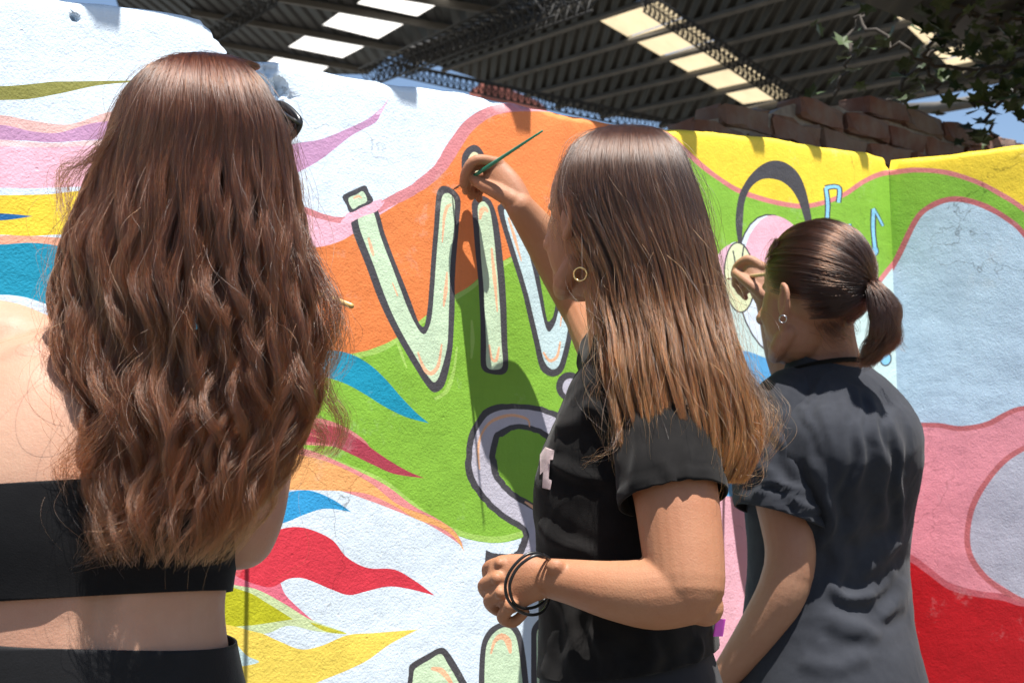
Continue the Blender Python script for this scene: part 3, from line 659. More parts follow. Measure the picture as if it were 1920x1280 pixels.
class Soup:
    def __init__(s): s.v, s.f = [], []
    def add(s, v, f):
        o = len(s.v); s.v += [tuple(p) for p in v]; s.f += [tuple(i + o for i in q) for q in f]
    def loft(s, rings, n=32, cap=True):
        """rings of (centre, axis u, axis w, half-width, half-depth[, squareness])"""
        v, f = [], []
        if len(rings) > 3:                                         # smooth between the given sections
            T = np.linspace(0, len(rings) - 1.0001, (len(rings) - 1) * 4 + 1)
            K4 = cr(np.array([[*r[0], r[3], r[4], (r[5] if len(r) > 5 else 2.0)] for r in rings]), T)
            rings = [(Vector(k[:3]), rings[0][1], rings[0][2], k[3], k[4], k[5]) for k in K4]
        for r in rings:
            c, u, w, a, b = r[:5]; e = r[5] if len(r) > 5 else 2.0
            for k in range(n):
                t = 2 * math.pi * k / n; ct, st = math.cos(t), math.sin(t)
                x = math.copysign(abs(ct) ** (2 / e), ct); y = math.copysign(abs(st) ** (2 / e), st)
                v.append(Vector(c) + u * a * x + w * b * y)
        for i in range(len(rings) - 1):
            for k in range(n): f.append((i*n+k, i*n+(k+1) % n, (i+1)*n+(k+1) % n, (i+1)*n+k))
        if cap: f.append(tuple(range(n))[::-1]); f.append(tuple((len(rings)-1)*n+k for k in range(n)))
        s.add(v, f)
    def limb(s, pts, rad, n=20, sub=5, squash=None):
        P = [np.array(Vector(p)) for p in pts]; Rr = [np.array(r if hasattr(r, '__len__') else (r, r), float) for r in rad]
        Q, RR = [], []
        for i in range(len(P) - 1):
            a, b, c, d = P[max(i-1, 0)], P[i], P[i+1], P[min(i+2, len(P)-1)]
            ra, rb, rc, rd = Rr[max(i-1, 0)], Rr[i], Rr[i+1], Rr[min(i+2, len(P)-1)]
            for j in range(sub):
                t = j / sub; h00, h10, h01, h11 = 2*t**3-3*t*t+1, t**3-2*t*t+t, -2*t**3+3*t*t, t**3-t*t
                Q.append(h00*b + h10*(c-a)/2 + h01*c + h11*(d-b)/2); RR.append(h00*rb + h10*(rc-ra)/2 + h01*rc + h11*(rd-rb)/2)
        Q.append(P[-1]); RR.append(Rr[-1])
        t0 = (Q[0]-Q[1]); t0 /= np.linalg.norm(t0); t1 = (Q[-1]-Q[-2]); t1 /= np.linalg.norm(t1)
        r0, r1 = RR[0].mean(), RR[-1].mean()
        pre = [(Q[0] + t0 * r0 * math.sin(a), RR[0] * math.cos(a)) for a in (1.45, 1.1, .7, .35)]
        post = [(Q[-1] + t1 * r1 * math.sin(a), RR[-1] * math.cos(a)) for a in (.35, .7, 1.1, 1.45)]
        A = [p for p, _ in pre] + Q + [p for p, _ in post]; B = [r for _, r in pre] + RR + [r for _, r in post]
        v, f = tube_geo([Vector(p) for p in A], [tuple(r) for r in B], n, True, squash); s.add(v, f)
    def ball(s, c, ax, n=20):
        """ax: three half-axis vectors"""
        c = Vector(c); v, f = [c + ax[2]], []
        m = n // 2
        for i in range(1, m):
            ph = math.pi * i / m
            for k in range(n):
                t = 2 * math.pi * k / n; v.append(c + ax[2] * math.cos(ph) + (ax[0] * math.cos(t) + ax[1] * math.sin(t)) * math.sin(ph))
        v.append(c - ax[2])
        for k in range(n): f.append((0, 1 + k, 1 + (k + 1) % n))
        for i in range(m - 2):
            for k in range(n): f.append((1+i*n+k, 1+(i+1)*n+k, 1+(i+1)*n+(k+1) % n, 1+i*n+(k+1) % n))
        e = 1 + (m - 2) * n
        for k in range(n): f.append((e + k, len(v) - 1, e + (k + 1) % n))
        s.add(v, f)
    def mesh(s, name, voxel, smooth=6, factor=.5):
        me = bpy.data.meshes.new('tmp'); me.from_pydata(s.v, [], s.f); me.update()
        bm = bmesh.new(); bm.from_mesh(me); bmesh.ops.recalc_face_normals(bm, faces=bm.faces); bm.to_mesh(me); bm.free()
        o = bpy.data.objects.new('tmp', me); C.objects.link(o)
        m = o.modifiers.new('r', 'REMESH'); m.mode = 'VOXEL'; m.voxel_size = voxel
        m2 = o.modifiers.new('s', 'SMOOTH'); m2.factor = factor; m2.iterations = smooth
        dg = bpy.context.evaluated_depsgraph_get(); out = bpy.data.meshes.new_from_object(o.evaluated_get(dg)); out.name = name
        bpy.data.objects.remove(o); bpy.data.meshes.remove(me)
        out.polygons.foreach_set('use_smooth', [True] * len(out.polygons)); return out
def getco(me):
    a = np.empty(len(me.vertices) * 3); me.vertices.foreach_get('co', a); return a.reshape(-1, 3)
def setco(me, co): me.vertices.foreach_set('co', co.ravel()); me.update()
def getno(me):
    a = np.empty(len(me.vertices) * 3); me.vertices.foreach_get('normal', a); return a.reshape(-1, 3)
def snoise(P, scale, seed=0, n=24, aniso=(1, 1, 1)):
    """cheap smooth noise: a sum of random waves"""
    r = np.random.default_rng(seed); out = np.zeros(len(P)); Q = P * np.array(aniso)
    for _ in range(n):
        k = r.normal(size=3); k *= scale * r.uniform(.5, 1.6) / np.linalg.norm(k); out += np.sin(Q @ k * 6.283 + r.uniform(0, 6.283))
    return out / math.sqrt(n)
def fold(me, folds, front=True, back_dir=None):
    """press fold ridges into cloth: polyline (image points) laid on the side that faces the viewer, width, height"""
    co = getco(me); no = getno(me); px = proj(co)
    view = co - np.array(CAM); view /= np.linalg.norm(view, axis=1)[:, None]; face = np.clip(-(no * view).sum(1) * 2.5, 0, 1)
    disp = np.zeros(len(co))
    fr_ = np.random.default_rng(len(folds)); wob = np.stack([snoise(co, 9, 71), snoise(co, 9, 72)], 1) * 6 + np.stack([snoise(co, 26, 73), snoise(co, 26, 74)], 1) * 1.0; px = px + wob
    for pts, w, hgt in folds:
        w = w * fr_.uniform(.75, 1.15)
        Lp = spline(pts, False, 10) if len(pts) > 2 else [np.array(p, float) for p in pts]
        dmin = np.full(len(co), 1e9); tt = np.zeros(len(co)); n = len(Lp) - 1
        for i in range(n):
            a, b = Lp[i], Lp[i+1]; ab = b - a; t = np.clip(((px - a) @ ab) / (ab @ ab + 1e-9), 0, 1)
            d = np.linalg.norm(px - (a + t[:, None] * ab), axis=1); k = d < dmin; dmin[k] = d[k]; tt[k] = (i + t[k]) / n
        env = np.clip(np.minimum(tt, 1 - tt) * 5 + .12, 0, 1)
        g = np.exp(-(dmin / w) ** 2) - .45 * np.exp(-((dmin - 1.9 * w) / w) ** 2)
        disp += hgt * env * g
    setco(me, co + no * (disp * face)[:, None])
def wrinkle(me, amp, scale, seed, aniso, center=None, rad=None, sharp=3.0, warp=.02):
    co = getco(me); no = getno(me); r = np.random.default_rng(seed)
    w = np.stack([snoise(co, 5, seed + 11), snoise(co, 5, seed + 12), snoise(co, 5, seed + 13)], 1) * warp
    n = snoise(co + w, scale, seed, 10, aniso); rg = (1 - np.clip(np.abs(n), 0, 1)) ** sharp
    m = 1.0 if center is None else np.exp(-(np.linalg.norm(co - np.array(center), axis=1) / rad) ** 2)
    setco(me, co + no * (amp * (rg - .25) * m)[:, None])
def cut(me, plane_co, plane_no, sel):
    """open the cloth: drop what lies beyond the plane, among the faces sel() picks"""
    bm = bmesh.new(); bm.from_mesh(me)
    fs = [f for f in bm.faces if sel(f.calc_center_median())]
    g = set(fs); 
    for f in fs: g.update(f.verts); g.update(f.edges)
    bmesh.ops.bisect_plane(bm, geom=list(g), plane_co=plane_co, plane_no=plane_no, clear_outer=True)
    bm.to_mesh(me); bm.free(); me.polygons.foreach_set('use_smooth', [True] * len(me.polygons)); me.update()
def sleeve(pts, rad, c, ax, mat, par, folds=(), n1=.0016, seed=1, name='sleeve'):
    s = Soup(); s.limb(pts, rad, 72, 16); k = 72 * 4; nv = len(s.v)
    v = s.v[k:nv - k]; f = [tuple(i - k for i in q) for q in s.f if len(q) == 4 and min(q) >= k and max(q) < nv - k]
    me = mesh(name, v, f); bm = bmesh.new(); bm.from_mesh(me); bmesh.ops.recalc_face_normals(bm, faces=bm.faces)
    bmesh.ops.bisect_plane(bm, geom=bm.verts[:] + bm.edges[:] + bm.faces[:], plane_co=c, plane_no=ax, clear_outer=True); bm.to_mesh(me); bm.free()
    me.polygons.foreach_set('use_smooth', [True] * len(me.polygons)); me.update()
    co = getco(me); no = getno(me); cen = Vector(pts[1])
    if np.mean([(Vector(a) - cen).dot(Vector(b_)) for a, b_ in zip(co[::17], no[::17])]) < 0: me.flip_normals(); no = -no
    d = -((co - np.array(c)) @ np.array(ax)); groove = -.0012 * np.exp(-((d - .019) / .0022) ** 2) + .0010 * np.exp(-((d - .010) / .006) ** 2)
    setco(me, co + no * (n1 * snoise(co, 9, seed, aniso=(1, 1, .7)) + n1 * .5 * snoise(co, 24, seed + 1) + groove)[:, None]); fold(me, folds)
    o = link(name, me, mat, par); m = o.modifiers.new('thickness', 'SOLIDIFY'); m.thickness = .0026; m.offset = -1; return o
def off_body(rows, u, w, grow=1.03):
    R = [(Vector(c), a, b_) for (c, _, _, a, b_, e) in torso_rings(rows, u, w)]; R.sort(key=lambda r: r[0].z); zs = [r[0].z for r in R]
    def fn(c):
        cx = np.interp(c.z, zs, [r[0].x for r in R]); cy = np.interp(c.z, zs, [r[0].y for r in R]); a = np.interp(c.z, zs, [r[1] for r in R]); b_ = np.interp(c.z, zs, [r[2] for r in R])
        d = Vector((c.x - cx, c.y - cy, 0)); return (d.dot(u) / a) ** 2 + (d.dot(w) / b_) ** 2 > grow ** 2
    return fn
def near_axis(p, ax, rad, reach):
    return lambda c: (((c - p) - ax * (c - p).dot(ax)).length < rad and -.02 < (c - p).dot(ax) < reach)
def add_head(s, c, F, up, sc=1.0, ears=True, ed=0.0):
    F = F.normalized(); up = (up - F * up.dot(F)).normalized(); Rr = F.cross(up).normalized(); q = lambda f, r, u: c + (F * f + Rr * r + up * u) * sc
    s.ball(q(-.012, 0, .03), (F * .095 * sc, Rr * .074 * sc, up * .088 * sc), 28)          # skull
    s.ball(q(.030, 0, -.025), (F * .058 * sc, Rr * .062 * sc, up * .082 * sc), 24)         # face
    s.ball(q(.050, 0, -.075), (F * .034 * sc, Rr * .040 * sc, up * .034 * sc), 18)         # jaw
    s.ball(q(.072, 0, -.092), (F * .016 * sc, Rr * .018 * sc, up * .015 * sc), 14)         # chin
    for k in (-1, 1):
        s.ball(q(.047, .034 * k, -.030), (F * .030 * sc, Rr * .024 * sc, up * .026 * sc), 14)   # cheek
        s.ball(q(.066, .024 * k, .022), (F * .014 * sc, Rr * .020 * sc, up * .008 * sc), 12)    # brow
        s.limb([q(.012, .045 * k, -.066), q(.034, .044 * k, -.088), q(.066, .016 * k, -.098)], [.015 * sc, .015 * sc, .012 * sc], 10, 3)   # jawline
        if ears:
            s.ball(q(-.010, .079 * k, -.012 + ed), (F * .013 * sc, Rr * .008 * sc, up * .026 * sc), 14)
            rim = [q(-.004, .079 * k, .014 + ed), q(-.016, .087 * k, .018 + ed), q(-.026, .090 * k, .004 + ed), q(-.022, .087 * k, -.018 + ed), q(-.008, .081 * k, -.034 + ed)]
            s.limb(rim, [.004 * sc, .0048 * sc, .005 * sc, .0046 * sc, .0055 * sc], 8, 4)
    s.limb([q(.084, 0, .018), q(.098, 0, -.008), q(.108, 0, -.024)], [.008 * sc, .0095 * sc, .012 * sc], 12, 3)  # nose
    for k in (-1, 1): s.ball(q(.096, .011 * k, -.027), (F * .010 * sc, Rr * .008 * sc, up * .007 * sc), 10)
    s.limb([q(.082, -.020, -.052), q(.094, 0, -.047), q(.082, .020, -.052)], [.004 * sc, .006 * sc, .004 * sc], 8, 3)
    s.limb([q(.080, -.017, -.060), q(.092, 0, -.062), q(.080, .017, -.060)], [.004 * sc, .007 * sc, .004 * sc], 8, 3)
    return q
def eyes(q, c, sc, par):
    for k in (-1, 1):
        sp = Soup(); sp.ball(q(.062, .028 * k, .002), (Vector((.0115, 0, 0)), Vector((0, .0115, 0)), Vector((0, 0, .0115))), 16)
        link('eye', mesh('eye', sp.v, sp.f), EYE, par)
EYE = simple('eye_white', (.7, .68, .65), .15)
def finger(s, pts, r0=.0088):
    s.limb(pts, [r0 * 1.06, r0, r0 * .93, r0 * .80][:len(pts)], 12, 4)
def legs_and_feet(s, shoes, hipc, F, hw, leg_r=.078):
    pass

# hair ------------------------------------------------------------
def mat_hair(name, dark, light, tips):
    m = M(name); m.t.nodes.remove(m.b)
    hb = m.t.nodes.new('ShaderNodeBsdfHairPrincipled'); hi = m.n('HairInfo')
    c = m.mix(dark, light, hi.outputs['Random'])
    mu = m.n('Math', operation='MULTIPLY'); m.l(hi.outputs['Intercept'], mu.inputs[0]); m.l(m.ramp(hi.outputs['Random'], [(.15, (.25, .25, .25)), (.8, (1, 1, 1))]), mu.inputs[1])
    c = m.mix(c, tips, m.ramp(mu.outputs[0], [(.24, (0, 0, 0)), (.9, (.9, .9, .9))]))
    c = m.mix(c, [v * 2.2 for v in light], m.ramp(hi.outputs['Random'], [(.94, (0, 0, 0)), (.97, (.8, .8, .8))]))  # a few scattered strands much lighter: glints put into the hair colour
    hb.parametrization = 'COLOR'; m.l(c, hb.inputs['Color']); hb.inputs['Roughness'].default_value = .24; hb.inputs['Radial Roughness'].default_value = .55
    hb.inputs['Random Roughness'].default_value = .25
    m.l(hb.outputs[0], m.out.inputs[0]); return m.m
def hair_curves(name, S, r_root, r_tip, mat, parent):
    N, Kk, _ = S.shape
    hc = bpy.data.hair_curves.new(name); hc.add_curves([Kk] * N)
    hc.attributes['position'].data.foreach_set('vector', np.ascontiguousarray(S, dtype=np.float32).ravel())
    ra = hc.attributes.get('radius') or hc.attributes.new('radius', 'FLOAT', 'POINT')
    rr = np.tile(np.linspace(1, 0, Kk) ** .6 * (r_root - r_tip) + r_tip, (N, 1)) * rng.uniform(.7, 1.25, (N, 1))
    ra.data.foreach_set('value', rr.astype(np.float32).ravel())
    hc.materials.append(mat); o = bpy.data.objects.new(name, hc); C.objects.link(o); o.parent = parent; o.matrix_parent_inverse = parent.matrix_world.inverted(); return o
def cr(K_, t):
    """Catmull-Rom through rows of K_ at parameters t (0..len-1)"""
    K_ = np.asarray(K_, float); n = len(K_); i = np.clip(np.floor(t).astype(int), 0, n - 2); u = (t - i)[..., None]
    a, b, c, d = K_[np.clip(i-1, 0, n-1)], K_[i], K_[i+1], K_[np.clip(i+2, 0, n-1)]
    return .5 * ((2*b) + (c-a)*u + (2*a-5*b+4*c-d)*u*u + (-a+3*b-3*c+d)*u**3)
def draped_hair(levels, N, Kk, th_rng, wave, frizz, clumps, clump_amt, len_fn, seed, part=None, part_shift=0.0, inner=.62, stray=.03, wl=1.0, g0=.22, rad_sd=.075):
    """levels: (py, left px, right px, centre Y, half-depth, yaw): the hull of the hair by height, from the crown down.
    Each strand leaves the crown, keeps its bearing round the hull and ends somewhere near the tips."""
    r = np.random.default_rng(seed); nl = len(levels); cen, ax, dp = [], [], []
    for (py, lx, rx, Y, b) in levels:
        c = U((lx + rx) / 2, py, Y); a = (U(rx, py, Y) - U(lx, py, Y)) / 2
        cen.append(c); ax.append(a); d = Vector((-c.x, -c.y, 0)).normalized(); dp.append(d * b)
    cen, ax, dp = np.array(cen), np.array(ax), np.array(dp)
    th = r.uniform(th_rng[0], th_rng[1], N); lay = 1 - (1 - inner) * r.random(N) ** 1.5
    end = len_fn(th, r.random(N)) * (nl - 1); st = np.where(r.random(N) < .55, 0.0, r.uniform(0, .12, N) * nl)
    v = np.linspace(0, 1, Kk)[None, :]; t = st[:, None] + (end - st)[:, None] * v
    t = np.clip(t, 0, nl - 1.0001)
    cid = np.floor((th - th_rng[0]) / (th_rng[1] - th_rng[0]) * clumps + r.normal(0, .25, N)).astype(int) * 3 + (lay < .82) + (lay < .7)
    cr_ = np.random.default_rng(seed + 1); nc = cid.max() + 5; off = cid - cid.min()
    nc = off.max() + 1
    cth = th_rng[0] + (np.floor(cid / 3) + .5 + cr_.normal(0, .12, nc)[off]) / clumps * (th_rng[1] - th_rng[0])
    g = np.clip((t / (nl - 1) - g0) / .6, 0, 1)
    thv = th[:, None] + (cth - th)[:, None] * (clump_amt * g)
    thv = thv + part_shift * np.exp(-t * 1.2) * np.sign(np.cos(thv)) * 0
    Cc, A, D = cr(cen, t), cr(ax, t), cr(dp, t)
    gr = (t / (nl - 1))
    lv = lay[:, None] ** (np.clip(t / 2.0, .15, 1)) + (cr_.normal(0, rad_sd, nc)[off])[:, None] * g; lv = np.minimum(lv, .97)
    Pn = Cc + A * (np.cos(thv) * lv)[..., None] + D * (np.sin(thv) * lv)[..., None]
    if part is not None:
        k = np.exp(-(t / .9) ** 2)[..., None]; Pn = Pn + (np.array(part[0]) + (np.array(part[1]) - np.array(part[0])) * r.random(N)[:, None])[:, None, :] * k
    # arc length in metres, for waves of a fixed size
    seg = np.linalg.norm(np.diff(Pn, axis=1), axis=2); s = np.concatenate([np.zeros((N, 1)), np.cumsum(seg, 1)], 1)
    hs = np.concatenate([[0], np.cumsum(np.linalg.norm(np.diff(cen, axis=0), axis=1))]); sa = np.interp(t, np.arange(nl), hs)
    ph = cr_.uniform(0, 6.283, nc)[off][:, None] + r.normal(0, .2, N)[:, None]; fr = (cr_.uniform(.8, 1.25, nc)[off] / (.13 * wl))[:, None]
    am = (wave * (g ** 1.2) * cr_.uniform(.5, 1.3, nc)[off][:, None])
    lat = ax[2] / np.linalg.norm(ax[2]); out = dp[3] / np.linalg.norm(dp[3])
    Pn = Pn + lat * (am * np.sin(sa * fr * 6.283 + ph))[..., None] + out * (am * .8 * np.cos(sa * fr * 6.283 + ph * 1.3))[..., None]
    # frizz: each strand wanders
    for sc_, aa in ((1.0, 1.0), (2.7, .45)):
        k = r.normal(size=(N, 1, 3)); p2 = r.uniform(0, 6.283, (N, 1)); f2 = r.uniform(4, 11, (N, 1)) * sc_
        Pn = Pn + k * (frizz * aa * (.25 + g) * np.sin(s * f2 * 6.283 + p2) * np.clip(s / .05, 0, 1))[..., None]
    m = r.random(N) < stray
    k = r.normal(size=(N, 1, 3)); f2 = r.uniform(2, 6, (N, 1)); p2 = r.uniform(0, 6.283, (N, 1))
    big = k * (.011 * np.clip(gr * 1.6, .1, 1) * (np.sin(s * f2 * 6.283 + p2) - np.sin(p2)))[..., None]; Pn = np.where(m[:, None, None], Pn + big, Pn)
    return Pn
HAIR1 = mat_hair('brown_wavy_hair', (.010, .0028, .0009), (.058, .0172, .0052), (.105, .032, .0080))
HAIR2 = mat_hair('long_light_brown_hair', (.011, .0042, .0017), (.036, .0135, .005), (.28, .088, .018))
HAIR3 = mat_hair('dark_brown_hair', (.008, .003, .0016), (.026, .0105, .0055), (.034, .013, .007))

def torso_rings(rows, u, w):
    """rows: (py, centre px, half px, Y, half depth, squareness)"""
    out = []
    for (py, cx, hp, Y, b, e) in rows:
        c = U(cx, py, Y); out.append((c, u, w, hp * Y / F_PX, b, e))
    return out
def lower_body(par, hip, F, mat, shoe_mat, hw, waist_rings, name, voxel=.007, waist=None):
    """trousers from the waist down to the ankles, and shoes on the ground"""
    s = Soup(); s.loft(waist_rings); Rr = Vector((F.y, -F.x, 0)).normalized()
    for k in (-1, 1):
        a = hip + Rr * hw * .5 * k; kn = Vector((a.x, a.y, .50)) + F * .03 + Rr * .01 * k; an = Vector((a.x, a.y, .10)) - F * .01
        s.limb([a, (a + kn) / 2, kn, (kn + an) / 2, an], [hw * .62, hw * .56, .066, .060, .052], 20, 4)
    me = s.mesh(name, voxel, 6); co = getco(me); no = getno(me)
    setco(me, co + no * (.0035 * snoise(co, 6, 3, aniso=(1, 1, .4)))[:, None])
    if waist: cut(me, waist[0], waist[1], lambda c: c.z > hip.z)
    o = link(name, me, mat, par); m = o.modifiers.new('thickness', 'SOLIDIFY'); m.thickness = .002; m.offset = 1
    for k in (-1, 1):
        a = hip + Rr * hw * .5 * k; s = Soup(); c = Vector((a.x, a.y, .045))
        s.limb([c - F * .07, c, c + F * .09 - Vector((0, 0, .008)), c + F * .16 - Vector((0, 0, .014))], [(.038, .045), (.042, .05), (.044, .034), (.036, .026)], 16, 4, Rr)
        me = s.mesh('shoe', .006, 4); co = getco(me); co[:, 2] = np.maximum(co[:, 2], .001); setco(me, co); link('shoe', me, shoe_mat, par)
def person(name, loc, label):
    e = empty('person', loc); tag(e, label, 'person', 'people painting the mural wall'); return e

# ======== woman with long wavy hair, in the crop top
Fa = Vector((-.42, .91, 0)).normalized(); Ra = Vector((Fa.y, -Fa.x, 0))
hip1 = U(165, 1300, 1.33)
p1 = person('person', (hip1.x, hip1.y, 0), 'person with long wavy brown hair in a black strapless crop top, back turned')
b = Soup()
rows1 = [(1500,170,268,1.33,.115,2.3),(1380,168,278,1.33,.118,2.3),(1290,162,268,1.325,.108,2.3),(1215,155,262,1.315,.098,2.3),(1150,150,262,1.31,.092,2.3),(1090,152,266,1.31,.094,2.4),(1000,156,278,1.31,.100,2.5),(900,165,290,1.315,.104,2.5),(800,185,290,1.325,.100,2.4),(720,200,270,1.335,.088,2.3),(660,210,210,1.345,.070,2.2),(620,225,120,1.345,.058,2.0),(580,255,80,1.34,.05,2.0)]
r1 = torso_rings(rows1, Ra, Fa); b.loft(r1, 40)
b.limb([U(232, 650, 1.345), U(270, 560, 1.335), U(310, 460, 1.325)], [.062, .050, .052], 20)
hc1 = U(366, 322, 1.32)
q1 = add_head(b, hc1, Vector((.05, 1, -.05)), Vector((.03, 0, 1)), .97)
# right arm: hangs, elbow bent, forearm forward to the wall
b.limb([U(415, 690, 1.35), U(466, 720, 1.36), U(470, 850, 1.355), U(462, 950, 1.35), U(450, 1000, 1.36)], [.052, .056, .047, .043, .040], 22)
b.limb([U(450, 998, 1.36), U(455, 960, 1.44), U(475, 880, 1.53), U(482, 815, 1.60)], [.040, .041, .033, .024], 20)
hA = U(484, 790, 1.63)
b.limb([U(482, 815, 1.60), hA, U(488, 760, 1.66)], [(.022, .018), (.036, .016), (.032, .013)], 16, 4, Ra)
for k, (dx, dz) in enumerate(((-26, 0), (-9, -.004), (8, -.004), (24, 0))):
    finger(b, [U(488 + dx, 762, 1.66), U(490 + dx, 736, 1.69 + dz), U(494 + dx * .8, 728, 1.665), U(496 + dx * .6, 740, 1.645)], .0078)
finger(b, [U(455, 795, 1.625), U(448, 768, 1.635), U(462, 742, 1.64), U(478, 728, 1.64)], .009)
# left arm: out to the side and raised to the wall
b.limb([U(60, 680, 1.345), U(-25, 670, 1.35), U(-110, 720, 1.38), U(-180, 760, 1.42), U(-230, 770, 1.45)], [.056, .064, .056, .046, .041], 22)
b.limb([U(-230, 770, 1.45), U(-225, 690, 1.50), U(-205, 600, 1.545), U(-190, 540, 1.57)], [.040, .041, .032, .025], 20)
b.limb([U(-190, 540, 1.57), U(-182, 508, 1.585), U(-178, 478, 1.59)], [(.023, .018), (.036, .016), (.032, .013)], 16, 4, Ra)
for dx in (-26, -9, 8, 24):
    finger(b, [U(-178 + dx, 480, 1.59), U(-176 + dx, 448, 1.60), U(-170 + dx * .8, 440, 1.575), U(-168 + dx * .6, 456, 1.56)], .0078)
finger(b, [U(-205, 510, 1.58), U(-208, 480, 1.575), U(-190, 455, 1.565), U(-175, 445, 1.56)], .009)
# shoulder blades and the muscle beside the spine
b.ball(U(40, 790, 1.262), (Ra * .055, Fa * .022, Vector((.012, 0, .085))), 18); b.ball(U(330, 800, 1.245), (Ra * .055, Fa * .022, Vector((-.012, 0, .085))), 18)
body = b.mesh('body', .0036, 12)
co = getco(body); no = getno(body); px = proj(co)
def dline(px, a, b_):
    a, b_ = np.array(a, float), np.array(b_, float); ab = b_ - a; t = np.clip(((px - a) @ ab) / (ab @ ab), 0, 1); return np.linalg.norm(px - (a + t[:, None] * ab), axis=1)
isb = (no @ np.array(Fa)) < -.3
co = co - no * (isb * .008 * np.exp(-(dline(px, (175, 1300), (215, 760)) / 26) ** 2))[:, None]
co = co + no * (isb * .004 * np.exp(-(dline(px, (120, 1300), (150, 900)) / 34) ** 2))[:, None] + no * (isb * .004 * np.exp(-(dline(px, (245, 1300), (255, 900)) / 34) ** 2))[:, None]
setco(body, co)
link('body', body, SKIN1, p1)
eyes(q1, hc1, 1.0, p1)
# crop top
def band(name, rings, lo, hi, grow, mat, par, voxel=.0045, folds=(), thick=.0022):
    s = Soup(); s.loft([(c, u, w, a + grow, b_ + grow, e) for (c, u, w, a, b_, e) in rings], 48)
    me = s.mesh(name, voxel, 5)
    cut(me, hi[0], hi[1], lambda c: True); cut(me, lo[0], lo[1], lambda c: True)
    if folds: fold(me, folds)
    o = link(name, me, mat, par); m = o.modifiers.new('thickness', 'SOLIDIFY'); m.thickness = thick; m.offset = 1
    return o
ring = lambda rr, i: rr[i]
# top edge slopes down to the right in the photograph; lower edge dips in the middle
hi1 = (U(110, 905, 1.22), (Vector((-.05, 0, 1)) + Fa * .12).normalized()); lo1 = (U(215, 1112, 1.21), (Vector((.02, 0, -1)) - Fa * .12).normalized())
ct = band('crop_top', r1[3:11], lo1, hi1, .005, KNIT, p1, folds=[([(300, 1010), (380, 1000), (440, 975)], 10, .002), ([(330, 1050), (400, 1046), (436, 1030)], 9, .002)])
# bust at the front, so the top reads from the side as well
tr = [(c, u, w, a + .005, b_ + .005, e) for (c, u, w, a, b_, e) in r1[0:5]]
lower_body(p1, Vector((hip1.x, hip1.y, .88)), Fa, TROUSER, SHOE, .15, tr[::-1], 'trousers', .006, (U(215, 1222, 1.22), Vector((.09, 0, 1)).normalized()))
# hair
lev1 = [(108,362,384,1.31,.010),(122,300,440,1.305,.045),(150,252,486,1.30,.075),(200,216,520,1.30,.098),(260,194,545,1.30,.108),(330,162,560,1.30,.108),(400,136,572,1.29,.100),(470,108,580,1.275,.088),(540,98,584,1.265,.078),(610,100,598,1.255,.068),(680,106,600,1.25,.060),(740,118,588,1.245,.056),(800,134,572,1.24,.052),(860,136,545,1.235,.048),(920,138,512,1.23,.044),(980,150,470,1.225,.040),(1060,176,410,1.22,.036)]
def len1(th, u):
    edge = np.abs(np.cos(th)); return np.clip(1.0 - .40 * u ** .9 - .10 * np.where(np.cos(th) > .3, edge, 0) * u, .5, 1)
S1b = draped_hair([(a, l + 14, r_ - 14, Y, d_ * .8) for (a, l, r_, Y, d_) in lev1], 9000, 24, (-.5, math.pi + .5), .006, .001, 60, .4, lambda th, u: np.clip(.80 - .25 * u, .5, 1), 12, inner=.80, stray=.0, rad_sd=.03)
hair_curves('under_hair', S1b, .00022, .00012, HAIR1, p1)
S1 = draped_hair(lev1, 24000, 30, (-.55, math.pi + .55), .0125, .0013, 44, .74, len1, 11, part=((.008, -.03, -.012), (.055, .03, .0)), stray=.05, g0=.16, rad_sd=.10)
h1 = hair_curves('hair', S1, .00016, .00008, HAIR1, p1)
# a few locks that have come loose at the sides
def lock(pts, N, spread, seed, curl=.004, Kk=26):
    r = np.random.default_rng(seed); P = np.array([list(U(*p)) for p in pts]); t = np.linspace(0, len(P) - 1.0001, Kk)
    c = cr(P, t)[None]; k = r.normal(size=(N, 1, 3)) * spread; k2 = r.normal(size=(N, 1, 3)) * curl; g = np.linspace(0, 1, Kk)[None, :, None]
    end = r.uniform(.75, 1, (N, 1)); tt = t[None] * end
    return cr(P, tt) + k * (.35 + np.sin(g * 3.14) * .8 + .3 * g) + k2 * np.sin(g * r.uniform(4, 12, (N, 1, 1)) + r.uniform(0, 6, (N, 1, 1)))
LK = np.concatenate([lock([(225,240,1.24),(165,300,1.24),(118,318,1.26),(110,370,1.26),(122,425,1.25)], 40, .0035, 1),
    lock([(230,250,1.24),(160,305,1.25),(128,340,1.26),(128,400,1.25),(140,450,1.25)], 40, .004, 2),
    lock([(560,420,1.27),(600,520,1.26),(628,590,1.25),(600,680,1.25),(612,740,1.25),(642,790,1.25),(622,850,1.25),(560,858,1.24)], 90, .004, 3),
    lock([(540,600,1.25),(560,700,1.25),(545,770,1.25),(600,800,1.25),(600,840,1.25),(560,850,1.25)], 70, .004, 4),
    lock([(575,480,1.26),(606,560,1.26),(625,640,1.25),(590,720,1.25),(575,790,1.25)], 160, .008, 5),
    lock([(250,700,1.19),(200,800,1.19),(150,850,1.19),(120,880,1.2),(130,930,1.2)], 90, .006, 6),
    lock([(330,900,1.19),(260,980,1.19),(190,1020,1.19),(150,1060,1.2)], 60, .007, 7)])
hair_curves('loose_lock', LK, .00017, .00007, HAIR1, p1)

# ======== woman in the washed black tee, painting the letter
Fb = Vector((-.93, .36, 0)).normalized(); Rb = Vector((Fb.y, -Fb.x, 0))
p2 = person('person', (U(1180, 1250, 1.66).x, 1.66, 0), 'person in a washed black tee with straight hair, reaching up with a green brush')
b = Soup()
TY = 1.665
